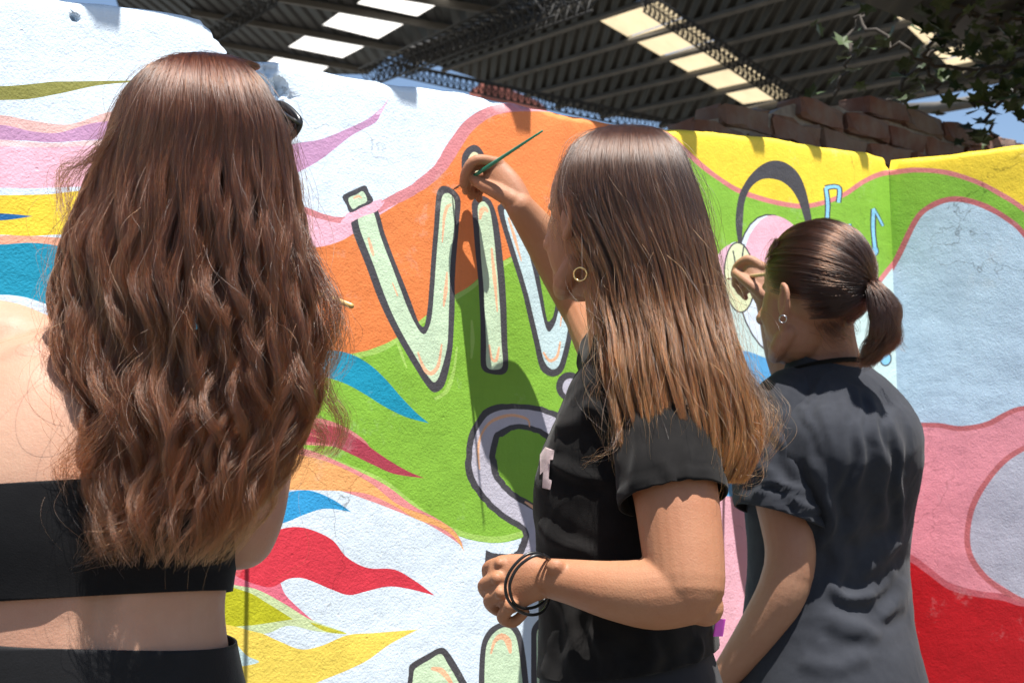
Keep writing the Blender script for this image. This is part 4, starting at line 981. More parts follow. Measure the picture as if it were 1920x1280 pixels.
# seen nearly from the side: width in the picture is chest to back
rows2 = [(1500,1196,157,TY,.175,2.2),(1400,1196,164,TY,.17,2.2),(1300,1188,152,TY,.158,2.2),(1200,1178,138,TY,.142,2.2),(1100,1174,135,TY,.135,2.2),(1000,1176,144,TY,.14,2.3),(920,1176,152,TY,.146,2.3),(850,1184,142,TY,.15,2.3),(780,1196,120,TY,.155,2.2),(720,1196,98,TY,.14,2.1),(680,1192,74,TY-.005,.10,2.0),(640,1184,62,TY-.01,.062,2.0)]
r2 = [(c, Fb, Rb, a, bb, e) for (c, _, _, a, bb, e) in torso_rings(rows2, Fb, Rb)]
b.loft(r2, 40)
b.limb([U(1190, 690, TY), U(1172, 600, TY-.01), U(1165, 500, TY-.015)], [.062, .052, .054], 20)
hc2 = U(1133, 412, 1.64); Fh2 = Vector((-.66, .75, .05)).normalized()
q2 = add_head(b, hc2, Fh2, Vector((-.03, 0, 1)), .98)
# left arm, nearest to the viewer: upper arm down, forearm across to the left
b.limb([U(1215, 770, 1.60), U(1232, 790, 1.535), U(1262, 900, 1.475), U(1278, 1010, 1.45), U(1285, 1090, 1.435)], [.05, .060, .0515, .0485, .046], 24)
b.limb([U(1284, 1100, 1.435), U(1225, 1112, 1.44), U(1150, 1106, 1.455), U(1080, 1092, 1.475), U(1030, 1083, 1.49)], [.0435, .0415, .0345, .0275, .0235], 24)
b.ball(U(1322, 1138, 1.43), (Vector((.022, 0, 0)), Vector((0, .02, 0)), Vector((0, 0, .022))), 14)
b.ball(U(1042, 1062, 1.462), (Vector((.012, 0, 0)), Vector((0, .008, 0)), Vector((0, 0, .010))), 12)
# fist of the left hand
wr = U(1025, 1084, 1.49)
b.limb([wr, U(985, 1086, 1.496), U(952, 1094, 1.500)], [(.0225, .019), (.031, .017), (.036, .014)], 18, 5, Vector((0, 0, 1)))
for (a0, a1, a2, a3, rr) in [((940,1056,1.500),(916,1066,1.522),(926,1092,1.548),(956,1092,1.548),.0090), ((934,1084,1.492),(908,1098,1.514),(926,1120,1.538),(955,1112,1.535),.0091), ((940,1111,1.487),(918,1126,1.503),(938,1144,1.524),(965,1132,1.524),.0087), ((958,1136,1.484),(942,1156,1.494),(962,1166,1.510),(984,1146,1.512),.0078)]:
    finger(b, [U(*a0), U(*a1), U(*a2), U(*a3)], rr); b.ball(U(a0[0] - 2, a0[1], a0[2] - .006), (Vector((.008, 0, 0)), Vector((0, .007, 0)), Vector((0, 0, .0075))), 10)
finger(b, [U(990,1068,1.515), U(955,1062,1.535), U(935,1080,1.553), U(940,1105,1.556)], .0095)
# right arm, raised to the wall
b.limb([U(1200, 730, 1.74), U(1168, 690, 1.83), U(1130, 640, 1.97), U(1102, 590, 2.09)], [.050, .050, .046, .041], 20)
b.limb([U(1102, 590, 2.09), U(1062, 520, 2.085), U(1020, 450, 2.065), U(975, 388, 2.02)], [.041, .040, .035, .0245], 20)
b.limb([U(980, 395, 2.02), U(955, 355, 2.025), U(930, 325, 2.035)], [(.022, .019), (.027, .017), (.026, .014)], 18, 5, Vector((0, 0, 1)))
DH = .062
H_ = lambda x, y, Y: U(x, y, Y + DH * min(1, max(0, (x - 862) / 60)))
finger(b, [H_(936,306,1.970), H_(893,300,1.985), H_(874,322,2.012), H_(869,346,2.030)], .0094)
finger(b, [H_(932,318,1.985), H_(890,310,2.005), H_(876,336,2.032), H_(874,358,2.044)], .0094)
finger(b, [H_(932,334,2.0), H_(898,330,2.03), H_(882,350,2.045), H_(884,368,2.05)], .009)
finger(b, [H_(936,348,2.005), H_(908,350,2.03), H_(897,364,2.04), H_(899,374,2.045)], .0078)
b.limb([H_(962,376,1.950), H_(934,360,1.955), H_(906,347,1.984), H_(884,333,2.016)], [.0150, .0140, .0112, .0092], 14, 5)
body = b.mesh('body', .0024, 3)
link('body', body, SKIN2, p2); eyes(q2, hc2, .98, p2)
# tee: loose shell round the torso with a wide short sleeve
t = Soup()
tee_rows = [(1340,1188,160,TY,.172,2.3),(1290,1186,160,TY,.170,2.3),(1200,1182,155,TY,.160,2.3),(1100,1178,152,TY,.154,2.3),(1000,1176,156,TY,.156,2.4),(920,1176,161,TY,.158,2.4),(850,1182,154,TY,.16,2.3),(780,1194,134,TY,.165,2.2),(720,1194,112,TY,.155,2.0),(685,1190,86,TY-.005,.118,2.0),(655,1182,70,TY-.01,.075,2.0),(630,1178,64,TY-.012,.066,2.0)]
t.loft([(c, Fb, Rb, a, bb, e) for (c, _, _, a, bb, e) in torso_rings(tee_rows, Fb, Rb)], 44)
t.limb([U(1190, 735, 1.64), U(1220, 765, 1.58), U(1238, 815, 1.535)], [.062, .066, .060], 24)
t.limb([U(1200, 740, 1.70), U(1172, 700, 1.80), U(1150, 668, 1.88), U(1136, 645, 1.94)], [.058, .062, .058, .056], 20)
tee = t.mesh('t_shirt', .005, 6)
axL = (U(1272, 1020, 1.455) - U(1252, 870, 1.49)).normalized()
cutL = U(1262, 940, 1.474); cutR = U(1150, 668, 1.88); axR = (U(1136, 645, 1.94) - U(1172, 700, 1.80)).normalized()
ob_ = off_body(tee_rows, Fb, Rb, 1.04)
sleeve([U(1200, 742, 1.622), U(1226, 772, 1.556), U(1250, 840, 1.504), U(1262, 920, 1.471), U(1272, 1000, 1.455)], [.062, .0685, .067, .066, .0665], cutL, (axL + Vector((.05, 0, 0))).normalized(), TEE2, p2,
   [([(1190,780),(1200,850),(1185,930)],9,.004),([(1300,830),(1288,880),(1305,930)],9,.004),([(1240,860),(1262,905),(1258,940)],8,.003),([(1210,900),(1250,925),(1330,905)],7,.0025)], .0014, 51)
na = near_axis(cutR, axR, .08, .15); cut(tee, cutR, axR, lambda c: na(c) and ob_(c))
cut(tee, U(1180, 640, TY) , Vector((.1, 0, 1)).normalized(), lambda c: (c - U(1180, 630, TY)).length < .11)
cut(tee, U(1180, 1272, 1.5), Vector((.12, 0, -1)).normalized(), lambda c: True)
co = getco(tee); no = getno(tee)
setco(tee, co + no * (.0013 * snoise(co, 7, 5, aniso=(1, 1, .5)) + .0006 * snoise(co, 22, 6))[:, None])
wrinkle(tee, .003, 7, 91, (1, 1, 1.4), U(1080, 1130, 1.5), .12); wrinkle(tee, .0028, 8, 92, (1, 1, 1), U(1110, 800, 1.52), .09)
fold(tee, [([(1010,980),(1040,1010),(1110,1040)],14,.004),([(1015,1080),(1060,1150),(1075,1260)],12,.005),([(1120,1200),(1150,1230),(1160,1275)],14,.005),([(1030,860),(1090,890),(1160,900)],16,.006),([(1100,740),(1150,800),(1180,870)],18,.007),([(1040,800),(1085,780),(1120,740)],14,.005),
   ([(1190,780),(1200,850),(1190,920)],10,.004),([(1300,820),(1290,880),(1310,930)],10,.004),([(1210,1200),(1230,1240),(1225,1275)],12,.005),([(1300,1190),(1310,1220),(1290,1260)],12,.005),([(1100,1180),(1130,1240),(1125,1280)],9,.003)])
o = link('t_shirt', tee, TEE2, p2); m = o.modifiers.new('thickness', 'SOLIDIFY'); m.thickness = .0022; m.offset = -1
tr = [(c, u, w, a + .004, bb + .004, e) for (c, u, w, a, bb, e) in r2[0:4]]
lower_body(p2, Vector((U(1185, 1300, TY).x, TY, .90)), Fb, CHAR, SHOE, .155, tr[::-1], 'trousers')
# printed letter on the chest
def decal(name, polys, target, mat, par, off=.0012):
    """flat print laid on cloth: image-plane outlines dropped on to the surface they print on"""
    dg = bpy.context.evaluated_depsgraph_get(); ev = target.evaluated_get(dg); inv = target.matrix_world.inverted(); v, f = [], []
    for poly in polys:
        V2 = [Vector(p) for p in poly]; 
        if sum(a.x*b_.y - b_.x*a.y for a, b_ in zip(V2, V2[1:] + V2[:1])) < 0: V2 = V2[::-1]
        xs = [p.x for p in V2]; ys = [p.y for p in V2]; G = list(V2)
        g = 2
        for x in np.arange(min(xs), max(xs), g):
            for y in np.arange(min(ys), max(ys), g): G.append(Vector((x, y)))
        vo, _, fo, _, _, of = delaunay_2d_cdt(G, [], [list(range(len(V2)))], 1, 1e-5); base = len(v); ok = []
        for p in vo:
            d = ray(p.x, p.y).normalized(); hit, loc, nn, _ = ev.ray_cast(inv @ CAM, d)
            ok.append(hit); v.append((loc + nn * off) if hit else CAM + d)
        for q in fo:
            if all(ok[i] for i in q): f.append(tuple(i + base for i in q))
    me = mesh(name, v, f); bm = bmesh.new(); bm.from_mesh(me); left = set(bm.verts); best = set()
    while left:                                                # keep the one connected print
        st = [left.pop()]; comp = set(st)
        while st:
            for e in st.pop().link_edges:
                for q in e.verts:
                    if q in left: left.discard(q); comp.add(q); st.append(q)
        if len(comp) > len(best): best = comp
    bmesh.ops.delete(bm, geom=[q for q in bm.verts if q not in best], context='VERTS'); bm.to_mesh(me); bm.free()
    return link(name, me, mat, par)
PRINT = mat_cloth('faded_print', (.52, .40, .40), (.62, .50, .49), 60, .8, 600)
tshirt2 = o
decal('chest_print', [[(1014,852),(1024,838),(1041,844),(1038,862),(1033,862),(1030,898),(1036,900),(1033,918),(1018,914),(1020,884),(1014,890)]], tshirt2, PRINT, tshirt2)
lev2 = [(237,1166,1194,1.625,.006),(246,1122,1236,1.625,.036),(262,1090,1262,1.625,.060),(288,1062,1286,1.625,.085),(330,1046,1304,1.62,.100),(380,1042,1322,1.615,.104),(430,1058,1336,1.61,.102),(480,1084,1347,1.60,.096),(530,1106,1357,1.59,.088),(580,1112,1369,1.575,.080),(630,1124,1382,1.555,.074),(690,1128,1402,1.535,.070),(750,1138,1420,1.52,.066),(810,1150,1428,1.505,.060),(860,1160,1420,1.495,.054),(905,1172,1395,1.49,.048)]
def len2(th, u): return np.clip(1.0 - .13 * u ** 1.6 - .05 * (np.cos(th) < -.5), .5, 1)
S2 = draped_hair(lev2, 26000, 26, (-.35, math.pi + .12), .0045, .0008, 70, .55, len2, 21, part=((-.02, .01, -.004), (.02, .02, .0)), stray=.03, inner=.6, wl=1.8)
hair_curves('hair', S2, .00015, .00008, HAIR2, p2)
LK2 = np.concatenate([lock([(1130,600,1.54),(1140,680,1.53),(1120,740,1.52),(1128,800,1.52),(1150,850,1.51)], 50, .004, 31),
    lock([(1400,700,1.52),(1430,760,1.51),(1445,800,1.5),(1430,850,1.5)], 120, .008, 32), lock([(1160,800,1.48),(1150,830,1.46),(1120,856,1.46),(1090,868,1.47)], 14, .002, 33),
    lock([(1060,300,1.6),(1040,380,1.6),(1036,420,1.6),(1042,450,1.6)], 30, .003, 35),
    lock([(1390,800,1.49),(1405,860,1.48),(1380,900,1.48)], 100, .01, 36)])
hair_curves('loose_lock', LK2, .00016, .00007, HAIR2, p2)
def ring3(name, c, nrm, rad, r, mat, par, arc=(0, 6.283), n=40, flat=1.0):
    nrm = nrm.normalized(); u = nrm.orthogonal().normalized(); w = nrm.cross(u)
    full = arc[1] - arc[0] > 6.2
    pts = [c + u * rad * math.cos(a) + w * rad * flat * math.sin(a) for a in np.linspace(arc[0], arc[1], n, not full)]
    if full: pts = pts + pts[:2]
    return link(name, mesh(name, *tube_geo(pts, r, 8)), mat, par)
ring3('earring', U(1088, 514, 1.555), Vector((.3, 1, .1)), .0085, .0012, GOLD, p2)
# two black hair ties hanging loose round the wrist
def wrist_band(pts, name='hair_tie'):
    P = np.array([list(U(*p)) for p in pts]); n = len(P); Pc = np.concatenate([P[-1:], P, P[:2]]); t = np.linspace(1, n + .9999, 56)
    Q = cr(Pc, t); pts3 = [Vector(p) for p in Q] 
    return link(name, mesh(name, *tube_geo(pts3, .0019, 8)), BLACKR, p2)
wrist_band([(1018,1040,1.468),(990,1038,1.456),(962,1062,1.452),(948,1092,1.455),(952,1122,1.462),(972,1144,1.475),(1000,1152,1.495),(1022,1140,1.52),(1034,1100,1.53),(1034,1055,1.505)])
wrist_band([(1022,1044,1.462),(1000,1042,1.450),(972,1062,1.448),(957,1090,1.45),(957,1112,1.458),(966,1132,1.47),(988,1140,1.49),(1015,1130,1.52),(1036,1095,1.532),(1036,1058,1.50)])
# pocket with something magenta showing
MAG = simple('magenta_plastic', (.80, .10, .60), .4)
s = Soup(); s.loft([(U(1346, 1192, 1.60), Vector((1, 0, 0)), Vector((0, 1, 0)), .0065, .0025, 4), (U(1351, 1160, 1.60), Vector((1, 0, 0)), Vector((0, 1, 0)), .0065, .0025, 4)], 16)
tag(link('card', mesh('card', s.v, s.f, False), MAG), 'magenta card sticking out of the back pocket beside the bent elbow', 'card')

# ======== woman with the ponytail, in the charcoal tee
Fc_ = Vector((-.62, .78, 0)).normalized(); Rc = Vector((Fc_.y, -Fc_.x, 0))
p3 = person('person', (U(1560, 1250, 2.2).x, 2.2, 0), 'person in a charcoal tee with a dark ponytail, painting near the corner')
b = Soup(); Y3 = 2.20
rows3 = [(1500,1556,170,Y3,.12,2.2),(1400,1558,172,Y3,.12,2.2),(1300,1558,155,Y3+.006,.105,2.2),(1180,1556,140,Y3+.024,.085,2.2),(1060,1556,140,Y3+.030,.076,2.3),(960,1558,150,Y3+.012,.080,2.4),(860,1562,160,Y3-.022,.095,2.4),(790,1566,165,Y3,.10,2.3),(740,1568,140,Y3,.085,2.2),(705,1564,96,Y3,.068,2.0),(670,1552,62,Y3-.005,.056,2.0)]
r3 = torso_rings(rows3, Rc, Fc_); b.loft(r3, 40)
b.limb([U(1562, 730, Y3), U(1548, 660, Y3-.01), U(1535, 600, Y3-.02)], [.066, .057, .060], 20)
hc3 = U(1520, 556, 2.14); Fh3 = Vector((-.60, .80, -.02)).normalized()
q3 = add_head(b, hc3, Fh3, Vector((.04, .02, 1)), 1.04, True, -.012)
b.limb([U(1470, 790, 2.16), U(1450, 820, 2.13), U(1466, 930, 2.11), U(1482, 1020, 2.10), U(1478, 1075, 2.10)], [.052, .054, .047, .0435, .042], 22)
b.limb([U(1478, 1070, 2.10), U(1462, 1120, 2.105), U(1415, 1195, 2.13), U(1360, 1265, 2.16)], [.042, .042, .036, .025], 22)
b.limb([U(1360, 1265, 2.16), U(1335, 1300, 2.18), U(1315, 1335, 2.19)], [(.024, .018), (.036, .016), (.03, .013)], 14, 4, Rc)
for dx in (-18, -6, 6, 18): finger(b, [U(1315 + dx, 1335, 2.19), U(1306 + dx, 1362, 2.20), U(1310 + dx, 1384, 2.2), U(1318 + dx, 1398, 2.195)], .0085)
finger(b, [U(1350, 1300, 2.16), U(1352, 1330, 2.15), U(1345, 1350, 2.15)], .0095)
# right arm raised on the far side
b.limb([U(1640, 800, 2.28), U(1600, 800, 2.36), U(1540, 760, 2.42), U(1490, 715, 2.43)], [.052, .05, .045, .041], 20)
b.limb([U(1490, 715, 2.43), U(1470, 660, 2.42), U(1452, 600, 2.41), U(1438, 560, 2.405)], [.040, .038, .03, .0235], 20)
b.limb([U(1436, 562, 2.405), U(1424, 530, 2.41), U(1418, 506, 2.415)], [(.022, .018), (.027, .018), (.026, .015)], 16, 4, Vector((1, 0, 0)))
b.ball(U(1416, 524, 2.425), (Vector((.019, 0, 0)), Vector((0, .012, 0)), Vector((.004, 0, .024))), 14)
finger(b, [U(1428,500,2.405), U(1403,486,2.41), U(1383,498,2.425), U(1376,514,2.44)], .0094)
finger(b, [U(1424,512,2.415), U(1396,508,2.425), U(1380,522,2.44), U(1378,534,2.448)], .0092)
finger(b, [U(1422,526,2.42), U(1398,526,2.435), U(1384,538,2.45), U(1388,548,2.455)], .0088)
finger(b, [U(1422,540,2.425), U(1404,542,2.44), U(1394,550,2.45), U(1398,558,2.455)], .008)
finger(b, [U(1432,556,2.39), U(1416,542,2.39), U(1397,526,2.40), U(1379,512,2.422)], .0104)
body = b.mesh('body', .0029, 4); link('body', body, SKIN3, p3); eyes(q3, hc3, 1.04, p3)
t = Soup()
tr3 = [(1345,1556,184,Y3,.160,2.3),(1290,1556,180,Y3,.154,2.3),(1190,1552,168,Y3+.010,.134,2.3),(1120,1553,166,Y3+.022,.122,2.4),(1050,1553,166,Y3+.026,.116,2.4),(960,1556,170,Y3+.004,.122,2.5),(870,1558,172,Y3-.026,.138,2.5),(800,1562,166,Y3-.026,.134,2.4),(750,1562,146,Y3,.112,2.2),(715,1558,116,Y3,.092,2.1),(690,1552,84,Y3-.004,.076,2.0),(668,1548,74,Y3-.006,.070,2.0),(650,1546,70,Y3-.006,.068,2.0)]
t.loft(torso_rings(tr3, Rc, Fc_), 44)
t.limb([U(1530, 745, 2.19), U(1482, 772, 2.16), U(1464, 820, 2.135)], [.062, .071, .066], 24)
t.limb([U(1600, 770, 2.28), U(1600, 800, 2.36), U(1550, 765, 2.42), U(1515, 735, 2.425)], [.062, .066, .062, .06], 20)
tee3 = t.mesh('t_shirt', .0055, 6)
ax3 = (U(1475, 1040, 2.10) - U(1462, 930, 2.105)).normalized(); c3 = U(1466, 978, 2.105); ax3 = (ax3 + Vector((.18, 0, 0))).normalized()
ob_ = off_body(tr3, Rc, Fc_, 1.04)
sleeve([U(1525, 748, 2.185), U(1480, 776, 2.152), U(1457, 840, 2.125), U(1459, 920, 2.11), U(1470, 1030, 2.105)], [.064, .0745, .0745, .074, .076], U(1464, 972, 2.105), Vector((-.30, -.12, -.95)).normalized(), TEE3, p3,
   [([(1450,800),(1480,850),(1520,930)],11,.006),([(1410,860),(1450,890),(1525,960)],9,.006),([(1490,790),(1515,830),(1535,900)],11,.006),([(1400,915),(1450,930),(1500,945)],8,.005),([(1415,890),(1470,912),(1530,930)],8,.005),([(1430,830),(1440,870),(1410,930)],9,.005),([(1480,930),(1500,950),(1540,960)],7,.005)], .0022, 61)
cr3 = U(1545, 760, 2.42); axr3 = (U(1515, 735, 2.425) - U(1600, 800, 2.36)).normalized(); na = near_axis(cr3, axr3, .09, .15); cut(tee3, cr3, axr3, lambda c: na(c) and ob_(c))
cut(tee3, U(1548, 676, Y3 - .07), Vector((.16, -.28, 1)).normalized(), lambda c: (c - U(1548, 660, Y3)).length < .12)
cut(tee3, U(1556, 1330, Y3), Vector((0, 0, -1)), lambda c: True)
co = getco(tee3); no = getno(tee3)
setco(tee3, co + no * (.0022 * snoise(co, 4, 8, aniso=(1, 1, .6)) + .0004 * snoise(co, 17, 9))[:, None])
wrinkle(tee3, .0035, 4, 81, (1, 1, 2.2), U(1600, 1100, 2.06), .13); wrinkle(tee3, .0025, 8, 82, (1.5, 1.5, .35), U(1600, 820, 2.06), .13); wrinkle(tee3, .0025, 7, 83, (1, 1, 1.5), U(1540, 960, 2.08), .10); wrinkle(tee3, .0006, 18, 84, (1, 1, 1))
fold(tee3, [([(1612,1078),(1645,1058),(1668,1028),(1690,1010)],17,.010),([(1552,1096),(1590,1118),(1640,1112),(1688,1062)],15,.009),([(1545,1150),(1600,1176),(1662,1196)],15,.006),([(1650,1150),(1676,1130),(1695,1085)],13,.008),([(1500,1236),(1560,1248),(1640,1232)],16,.004),([(1560,1010),(1580,1060),(1556,1110)],13,.005),
   ([(1545,760),(1562,850),(1556,950),(1540,1040)],12,.006),([(1630,730),(1652,850),(1650,990)],11,.006),([(1668,770),(1686,880),(1684,1010)],10,.007),([(1600,720),(1616,820),(1604,930)],9,.004),([(1575,730),(1582,820),(1570,930)],9,.004),([(1500,760),(1530,800),(1545,860)],9,.003),
   ([(1530,860),(1545,930),(1560,1010)],14,.009),
   ([(1560,690),(1530,720),(1515,790)],4,.003)])
o = link('t_shirt', tee3, TEE3, p3); m = o.modifiers.new('thickness', 'SOLIDIFY'); m.thickness = .0024; m.offset = -1
# collar rib
cpts = []
for a in np.linspace(0, 2 * math.pi, 40, False):
    cpts.append(U(1549, 692, Y3 - .008) + Rc * .071 * math.cos(a) + Fc_ * .066 * math.sin(a) + Vector((0, 0, .012 * math.sin(a) * -1)))
link('collar', mesh('collar', *tube_geo(cpts + cpts[:2], [(.0035, .011)] * 42, 10, False, Vector((0, 0, 1)))), TEE2, p3)
tr = [(c, u, w, a + .004, bb + .004, e) for (c, u, w, a, bb, e) in r3[0:4]]
lower_body(p3, Vector((U(1556, 1300, Y3).x, Y3 + .01, .88)), Fc_, TROUSER, SHOE, .132, tr[::-1], 'trousers')
# hair drawn back over the skull to the tie
def pulled(c, F, up, sc, tie, N, seed, Kk=16):
    r = np.random.default_rng(seed); F = F.normalized(); up = (up - F * up.dot(F)).normalized(); Rr = F.cross(up)
    B = np.array([F, Rr, up]); ctr = np.array(c + (F * -.012 + up * .03) * sc); half = np.array([.098, .078, .092]) * sc
    tl = B @ (np.array(tie) - ctr) / half; tl /= np.linalg.norm(tl)
    d = r.normal(size=(N * 3, 3)); d /= np.linalg.norm(d, axis=1)[:, None]
    # the hairline: no hair on the face, round the ear, nor low on the neck
    ok = (d[:, 0] < .52 + .35 * d[:, 2]) & ~((d[:, 0] > -.18) & (d[:, 2] < -.28)) & (d[:, 2] > -.85)
    d = d[ok][:N]; n = len(d)
    om = np.arccos(np.clip(d @ tl, -1, 1)); u = np.linspace(0, 1, Kk); so_ = np.sin(om) + 1e-6
    P = (np.sin((1 - u)[None, :] * om[:, None]) / so_[:, None])[..., None] * d[:, None, :] + (np.sin(u[None, :] * om[:, None]) / so_[:, None])[..., None] * tl[None, None, :]
    lift = 1 + .055 * np.sin(u * 3.14)[None, :] * r.uniform(.2, 1.3, (n, 1)) + .03 * r.random((n, 1)) + .02 * np.sin(np.arctan2(d[:, 1], d[:, 2])[:, None] * 22 + 3 * u[None, :])
    P = P * lift[..., None] * half
    W3 = ctr + P @ B; k = (u ** 4)[None, :, None]; W3 = W3 * (1 - k * .35) + np.array(tie) * k * .35
    return W3 + r.normal(size=(n, 1, 3)) * .0012 * np.sin(u * 3.14)[None, :, None]
tie3 = U(1622, 534, 2.07)
S3 = pulled(hc3, Fh3, Vector((.04, .02, 1)), 1.04, tie3, 15000, 41)
hair_curves('hair', S3, .00019, .00012, HAIR3, p3)
def tail(pts, wid, N, seed, Kk=26):
    r = np.random.default_rng(seed); P = np.array([list(U(*p)) for p in pts]); t = np.linspace(0, 1, Kk); end = r.uniform(.72, 1, (N, 1)); tt = t[None] * end * (len(P) - 1.0001)
    c = cr(P, tt); w = np.interp(tt / (len(P) - 1), np.linspace(0, 1, len(wid)), wid)[..., None]
    k = r.normal(size=(N, 1, 3)); k /= np.linalg.norm(k, axis=2)[..., None]; k *= r.random((N, 1, 1)) ** .4
    ph = np.round(np.arctan2(k[..., 0], k[..., 2]) * 2.2) * 1.7
    wav = .009 * np.sin(tt * 1.9 + ph)[..., None] * np.array([1, .3, .2]) * (t[None, :, None] ** 1.2)
    return c + k * w + wav + r.normal(size=(N, 1, 3)) * .0028 * t[None, :, None] ** 1.5
PT = tail([(1616,530,2.08),(1640,544,2.05),(1660,585,2.04),(1660,625,2.04),(1642,655,2.05),(1624,682,2.06)], [.009,.018,.027,.026,.019,.008], 6000, 43)
hair_curves('ponytail', PT, .00018, .00008, HAIR3, p3)
SL3 = np.concatenate([lock([(1455,450,2.12),(1446,490,2.13),(1452,530,2.14),(1462,545,2.13)], 160, .005, 45, .002), lock([(1540,580,2.1),(1570,610,2.1),(1590,628,2.11)], 300, .012, 46, .003),
   lock([(1680,600,2.09),(1690,640,2.08),(1700,660,2.08)], 12, .003, 47)])
hair_curves('loose_lock', SL3, .00018, .00009, HAIR3, p3)
tq = []
for k in range(3):
    nrm = (U(1664, 585, 2.09) - tie3).normalized()
    pass
ring3('hair_tie', tie3 + Vector((.004, 0, 0)), U(1642, 546, 2.05) - U(1600, 525, 2.09), .0135, .0052, BLACKR, p3)
ring3('earring', U(1468, 598, 2.055), Vector((.5, 1, .1)), .0062, .0009, STEELRING, p3)

# ---------------------------------------------------------------- brushes and sunglasses
TANW = simple('tan_wood', (.40, .27, .15), .45); GREENP = simple('green_lacquer', (.01, .19, .11), .25); WOODP = simple('yellow_wood', (.55, .36, .12), .4); FERR = simple('nickel_ferrule', (.65, .65, .66), .28, .5, 1.0, .05); BRIST = simple('brown_bristle', (.22, .10, .06), .8); DKP = simple('black_lacquer', (.012, .012, .013), .3)
def brush(label, tip, end, hm_, prof, fer=.16, br=.07):
    tip, end = Vector(tip), Vector(end); d = end - tip; root = empty('paintbrush', tip); tag(root, label, 'paintbrush', 'paintbrushes held against the wall')
    at = lambda t: tip + d * t
    link('bristles', mesh('bristles', *tube_geo([at(0), at(br * .4), at(br * .8), at(br)], [.0004, .0016, .0022, .0018], 10)), BRIST, root)
    link('ferrule', mesh('ferrule', *tube_geo([at(br * .92), at(fer * .7), at(fer)], [.0019, .0021, .0024], 12)), FERR, root)
    n = len(prof); link('handle', mesh('handle', *tube_geo([at(fer * .98 + (1 - fer) * i / (n - 1)) for i in range(n)], prof, 12)), hm_, root)
    return root
tipw = on_plane(849, 356, P0 + WN * .003, WN)
brush('thin green brush held up to the black letter outline', tipw, U(1018, 245, 1.93), GREENP, [.0024, .0033, .0034, .0030, .0026, .0021, .0016])
tip3 = on_plane(1362, 523, P0 + WN * .003, WN)
brush('pale wooden brush held to the small oval beside the pink egg shape', tip3, U(1466, 511, 2.30), TANW, [.0030, .0040, .0040, .0034, .0028])
tip1 = on_plane(455, 700, P0 + WN * .003, WN)
e1 = U(660, 574, 1.50)
brush('yellow brush with a black end sticking out past the wavy hair', on_plane(470, 500, P0 + WN * .004, WN), e1, WOODP, [.0028, .0036, .0038, .0036, .0034])
# sunglasses of the woman with wavy hair: frame, lenses and temples
sg = empty('sunglasses', hc1 + Vector((0, .1, .03))); tag(sg, 'black sunglasses worn by the wavy haired person, one corner showing', 'sunglasses')
Fg = Vector((.30, .95, -.02)).normalized(); Rg = Vector((Fg.y, -Fg.x, 0)).normalized(); Ug = Rg.cross(Fg)
Rg, Ug = (Rg * .97 - Ug * .24).normalized(), (Ug * .97 + Rg * .24).normalized()
cg = U(577, 240, 1.38) - Rg * .070 - Ug * .006
LENS = M('dark_lens').fin((.02, .022, .025), .06, None, .6)
for k in (-1, 1):
    sh = [(.012, .022), (.034, .026), (.056, .017), (.068, .006), (.061, -.010), (.040, -.021), (.020, -.017), (.010, .0)]
    pts = [cg + Rg * (x * k) + Ug * y - Fg * (abs(x) * .25) for x, y in sh]
    P = spline([list(p) for p in pts], True, 6) if False else pts
    Q = cr(np.array([list(pts[-1])] + [list(p) for p in pts] + [list(p) for p in pts[:2]]), np.linspace(1, len(pts) + .9999, 40)); Qv = [Vector(p) for p in Q]
    link('frame', mesh('frame', *tube_geo(Qv, .0042, 8)), DKP, sg)
    link('lens', mesh('lens', [cg + Rg * (.038 * k) - Fg * .0095] + Qv[:-1], [(0, i + 1, (i + 1) % 39 + 1) for i in range(39)]), LENS, sg)
    a = cg + Rg * (.067 * k) + Ug * .006 - Fg * .016
    link('temple', mesh('temple', *tube_geo([a, a - Fg * .05, a - Fg * .10 - Ug * .004, a - Fg * .13 - Ug * .02], [(.002, .006), (.002, .005), (.002, .004), (.002, .004)], 8)), DKP, sg)
link('bridge', mesh('bridge', *tube_geo([cg + Rg * -.012 + Ug * .01, cg + Ug * .014, cg + Rg * .012 + Ug * .01], .0025, 8)), DKP, sg)

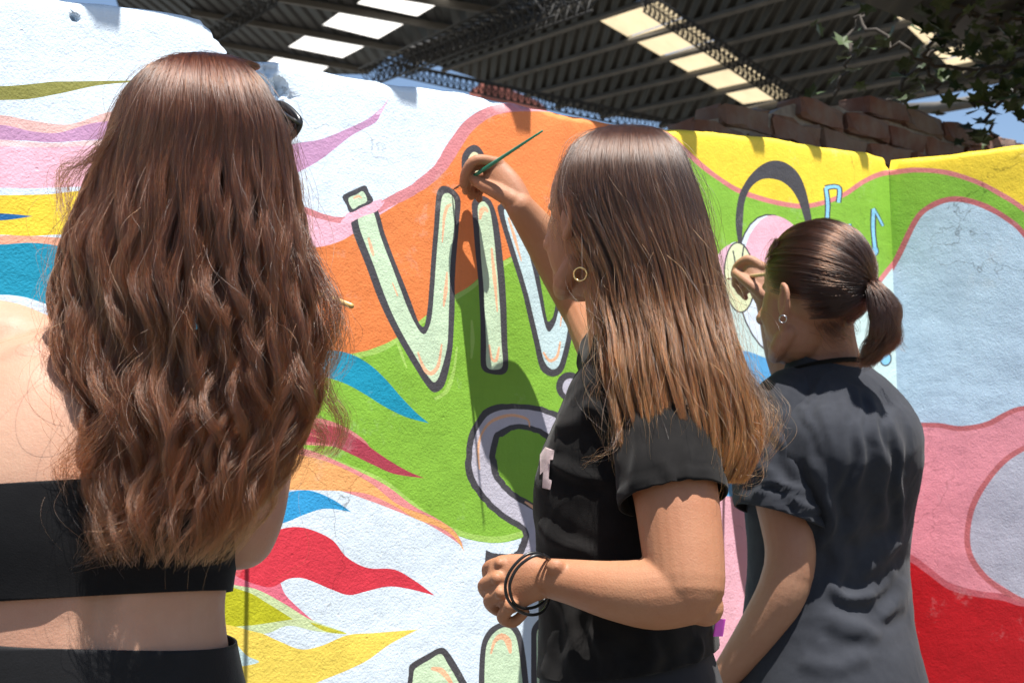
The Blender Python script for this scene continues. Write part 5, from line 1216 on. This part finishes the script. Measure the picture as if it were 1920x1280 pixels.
# ---------------------------------------------------------------- vine over the top right
LEAF = M('vine_leaf'); oi = LEAF.n('ObjectInfo'); lc = LEAF.ramp(oi.outputs['Random'], [(0, (.02, .032, .010)), (1, (.05, .075, .02))]); LEAF.fin(lc, .55, None, .3); LEAF = LEAF.m
STEM = simple('vine_stem', (.05, .04, .03), .9)
def leaf_mesh(k):
    r = random.Random(k); out = []
    sh = [(0, 0), (.18, .30), (.48, .30), (.36, .48), (.50, .78), (.22, .68), (0, 1.05), (-.22, .68), (-.50, .78), (-.36, .48), (-.48, .30), (-.18, .30)]
    v = [(0, .42, .03)] + [(x * .9 + r.uniform(-.04, .04), y + r.uniform(-.04, .04), -.12 * abs(x) + r.uniform(-.05, .05)) for x, y in sh]
    me = mesh('leaf', v, [(0, i + 1, (i + 1) % 12 + 1) for i in range(12)], False); me.materials.append(LEAF); return me
lms = [leaf_mesh(i) for i in range(6)]
vine = empty('vine', U(1800, 260, 4.2)); tag(vine, 'dark leafy vine hanging in front of the shed roof above the brick wall', 'vine')
stems = [[(2050,-60,3.7),(1900,0,3.7),(1800,60,3.75),(1700,150,3.8),(1640,240,3.9)],[(1950,-60,3.6),(1920,60,3.6),(1880,140,3.65),(1850,210,3.7),(1870,260,3.8)],[(1700,-60,3.9),(1640,0,3.9),(1600,60,3.9),(1590,120,3.9),(1560,180,4.0)],[(2000,60,3.6),(1930,110,3.6),(1800,130,3.7),(1690,90,3.7),(1600,30,3.8)],[(2000,150,3.6),(1920,160,3.6),(1870,190,3.65),(1820,200,3.7)],[(1820,-40,3.5),(1790,40,3.6),(1740,100,3.7),(1760,170,3.8)],[(1960,20,3.5),(1880,40,3.5),(1820,20,3.5),(1760,-10,3.5)]]
sp_ = []; cand = []
for st in stems:
    P = np.array([list(U(*p)) for p in st]); t = np.linspace(0, len(P) - 1.001, 30); q = cr(P, t); q += rng.normal(0, .008, q.shape); sp_.append(tube_geo([Vector(p) for p in q], .006, 6)); cand.append(q)
link('stem', mesh('stem', *joinp(sp_)), STEM, vine)
for i in range(230):
    q = cand[random.randrange(len(cand))]
    if i < 70: q = cand[random.choice((1, 4, 6))]
    p = Vector(q[random.randrange(len(q))]) + Vector((random.gauss(0, .07), random.gauss(0, .08), random.gauss(-.03, .06)))
    o = link('leaf', random.choice(lms)); o.parent = vine; o.matrix_parent_inverse = vine.matrix_world.inverted(); sc = random.uniform(.045, .085)
    o.matrix_world = Matrix.Translation(p) @ Matrix.Rotation(random.uniform(0, 6.28), 4, 'Z') @ Matrix.Rotation(random.uniform(2.0, 3.6), 4, 'X') @ Matrix.Rotation(random.uniform(-.6, .6), 4, 'Y') @ Matrix.Scale(sc, 4)
